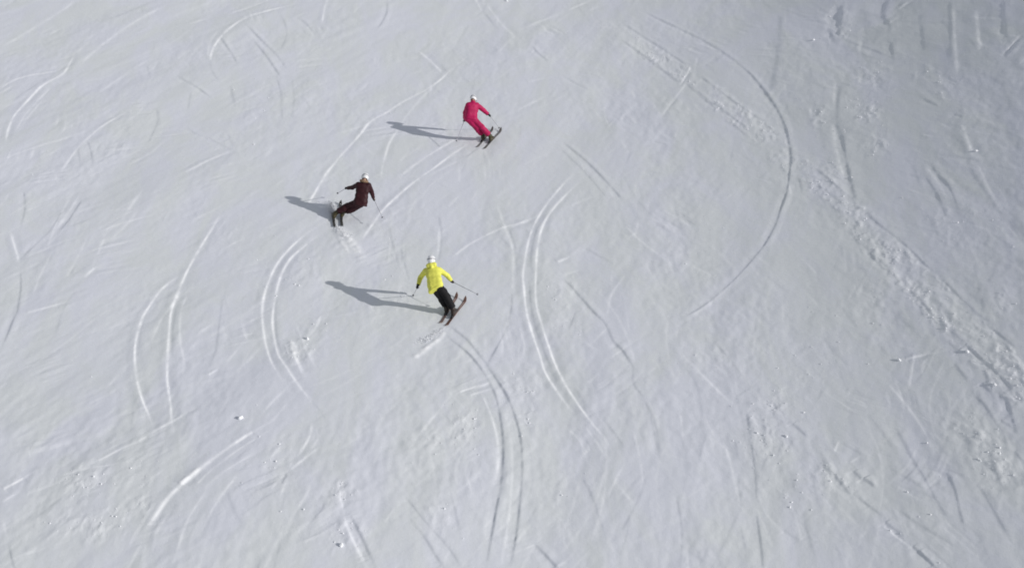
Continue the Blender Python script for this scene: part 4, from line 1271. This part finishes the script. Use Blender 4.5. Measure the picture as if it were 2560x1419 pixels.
rng = np.random.RandomState(11)
for (x, y, s, label) in LUMPS:
    z = height(x, y)
    r = s * 0.45
    k = [(rng.uniform(-.5, .5) * r, rng.uniform(-.5, .5) * r, rng.uniform(.1, .9) * r, rng.uniform(.5, .8) * r) for i in range(5)]
    def lump(P):
        d = union([np.linalg.norm(P - v3(0, 0, 0.35 * r), axis=-1) - 0.85 * r] + [np.linalg.norm(P - v3(*q[:3]), axis=-1) - q[3] for q in k], 0.2 * r)
        d = d - folds(P, 0.10 * r, 2.2 / r, 300)
        return np.maximum(d, -(P[..., 2] + 0.25 * r))
    flat_ = 0.62 if x > 5 else 1.0
    V, Q = net(lump, v3(-1.7, -1.7, -.5) * r, v3(1.7, 1.7, 2.0) * r, r / 9)
    o = link('snow_lump', V * v3(1, 1, flat_), Q, M['loose'])
    o.matrix_world = RT @ Matrix.Translation((x, y, z))
    tag(o, label, 'snow lump', 'snow lumps lying on the piste')

def scatter(name, pts, sizes, label):
    v, f = ico()
    n = len(pts)
    A = rng.uniform(-1, 1, (n, 3, 3)); Q_, _ = np.linalg.qr(A)
    rad = 1 + rng.uniform(-.3, .3, (n, 12, 1))
    V = np.einsum('vk,nkj->nvj', v, Q_ * np.stack([np.ones(n), rng.uniform(.7, 1.1, n), rng.uniform(.5, .9, n)], 1)[:, :, None]) * rad * sizes[:, None, None]
    V = V + pts[:, None, :]
    F_ = (f[None] + 12 * np.arange(n)[:, None, None]).reshape(-1, 3)
    o = link(name, V.reshape(-1, 3), F_, M['loose'], shade=True)
    o.matrix_world = RT
    o['kind'] = 'stuff'
    o['label'] = label
    return o

P_, S_ = [], []
flat = np.clip(rough * near, 0, 1.3)
pr = flat[:-1, :-1] ** 1.5
cellA = np.diff(ys)[:, None] * np.diff(us)[None, :] * HW[:-1, None]
w_ = (pr * cellA).ravel(); w_ /= w_.sum()
pick = rng.choice(len(w_), 1500, p=w_)
ri, ci = pick // pr.shape[1], pick % pr.shape[1]
for r_, c_ in zip(ri, ci):
    P_.append((X[r_, c_], Y[r_, c_], Z[r_, c_] + 0.004)); S_.append(0.007 + 0.022 * rng.rand() ** 4)
for i in range(160):
    y = rng.uniform(-13, 26); x = rng.uniform(-1.05, 1.05) * float(halfw(y))
    P_.append((x, y, height(x, y) + 0.004)); S_.append(0.006 + 0.014 * rng.rand() ** 4)
scatter('snow_crumbs', np.array(P_), np.array(S_), 'loose crumbs of broken snow over the rough patches and machine track')

def spray(c, d, n, spread, lift, label):
    P, Sz = [], []
    for i in range(n):
        t = rng.rand() ** 0.8
        x = c[0] + d[0] * t + rng.normal(0, spread * (.25 + t)); y = c[1] + d[1] * t + rng.normal(0, spread * (.25 + t))
        P.append((x, y, height(x, y) + max(0.003, lift * t * (1 - .6 * t) * rng.rand() * 1.4))); Sz.append(0.003 + 0.011 * rng.rand() ** 3)
    scatter('snow_spray', np.array(P), np.array(Sz), label)
a = np.array(POSES['maroon']['tailL']); b = np.array(POSES['maroon']['tipL'])
spray(a * .45 + b * .55, (-0.12, 0.55), 2200, 0.10, 0.34, 'snow sprayed up beside the skis of the maroon skier')
spray(a * .9 + b * .1, (0.45, -0.75), 1200, 0.09, 0.07, 'snow thrown out behind the skis of the maroon skier')
a = np.array(POSES['yellow']['tailR'])
spray(a + (-0.02, -0.05, 0), (-0.55, -0.75), 800, 0.07, 0.06, 'snow thrown out behind the ski tails of the yellow skier')
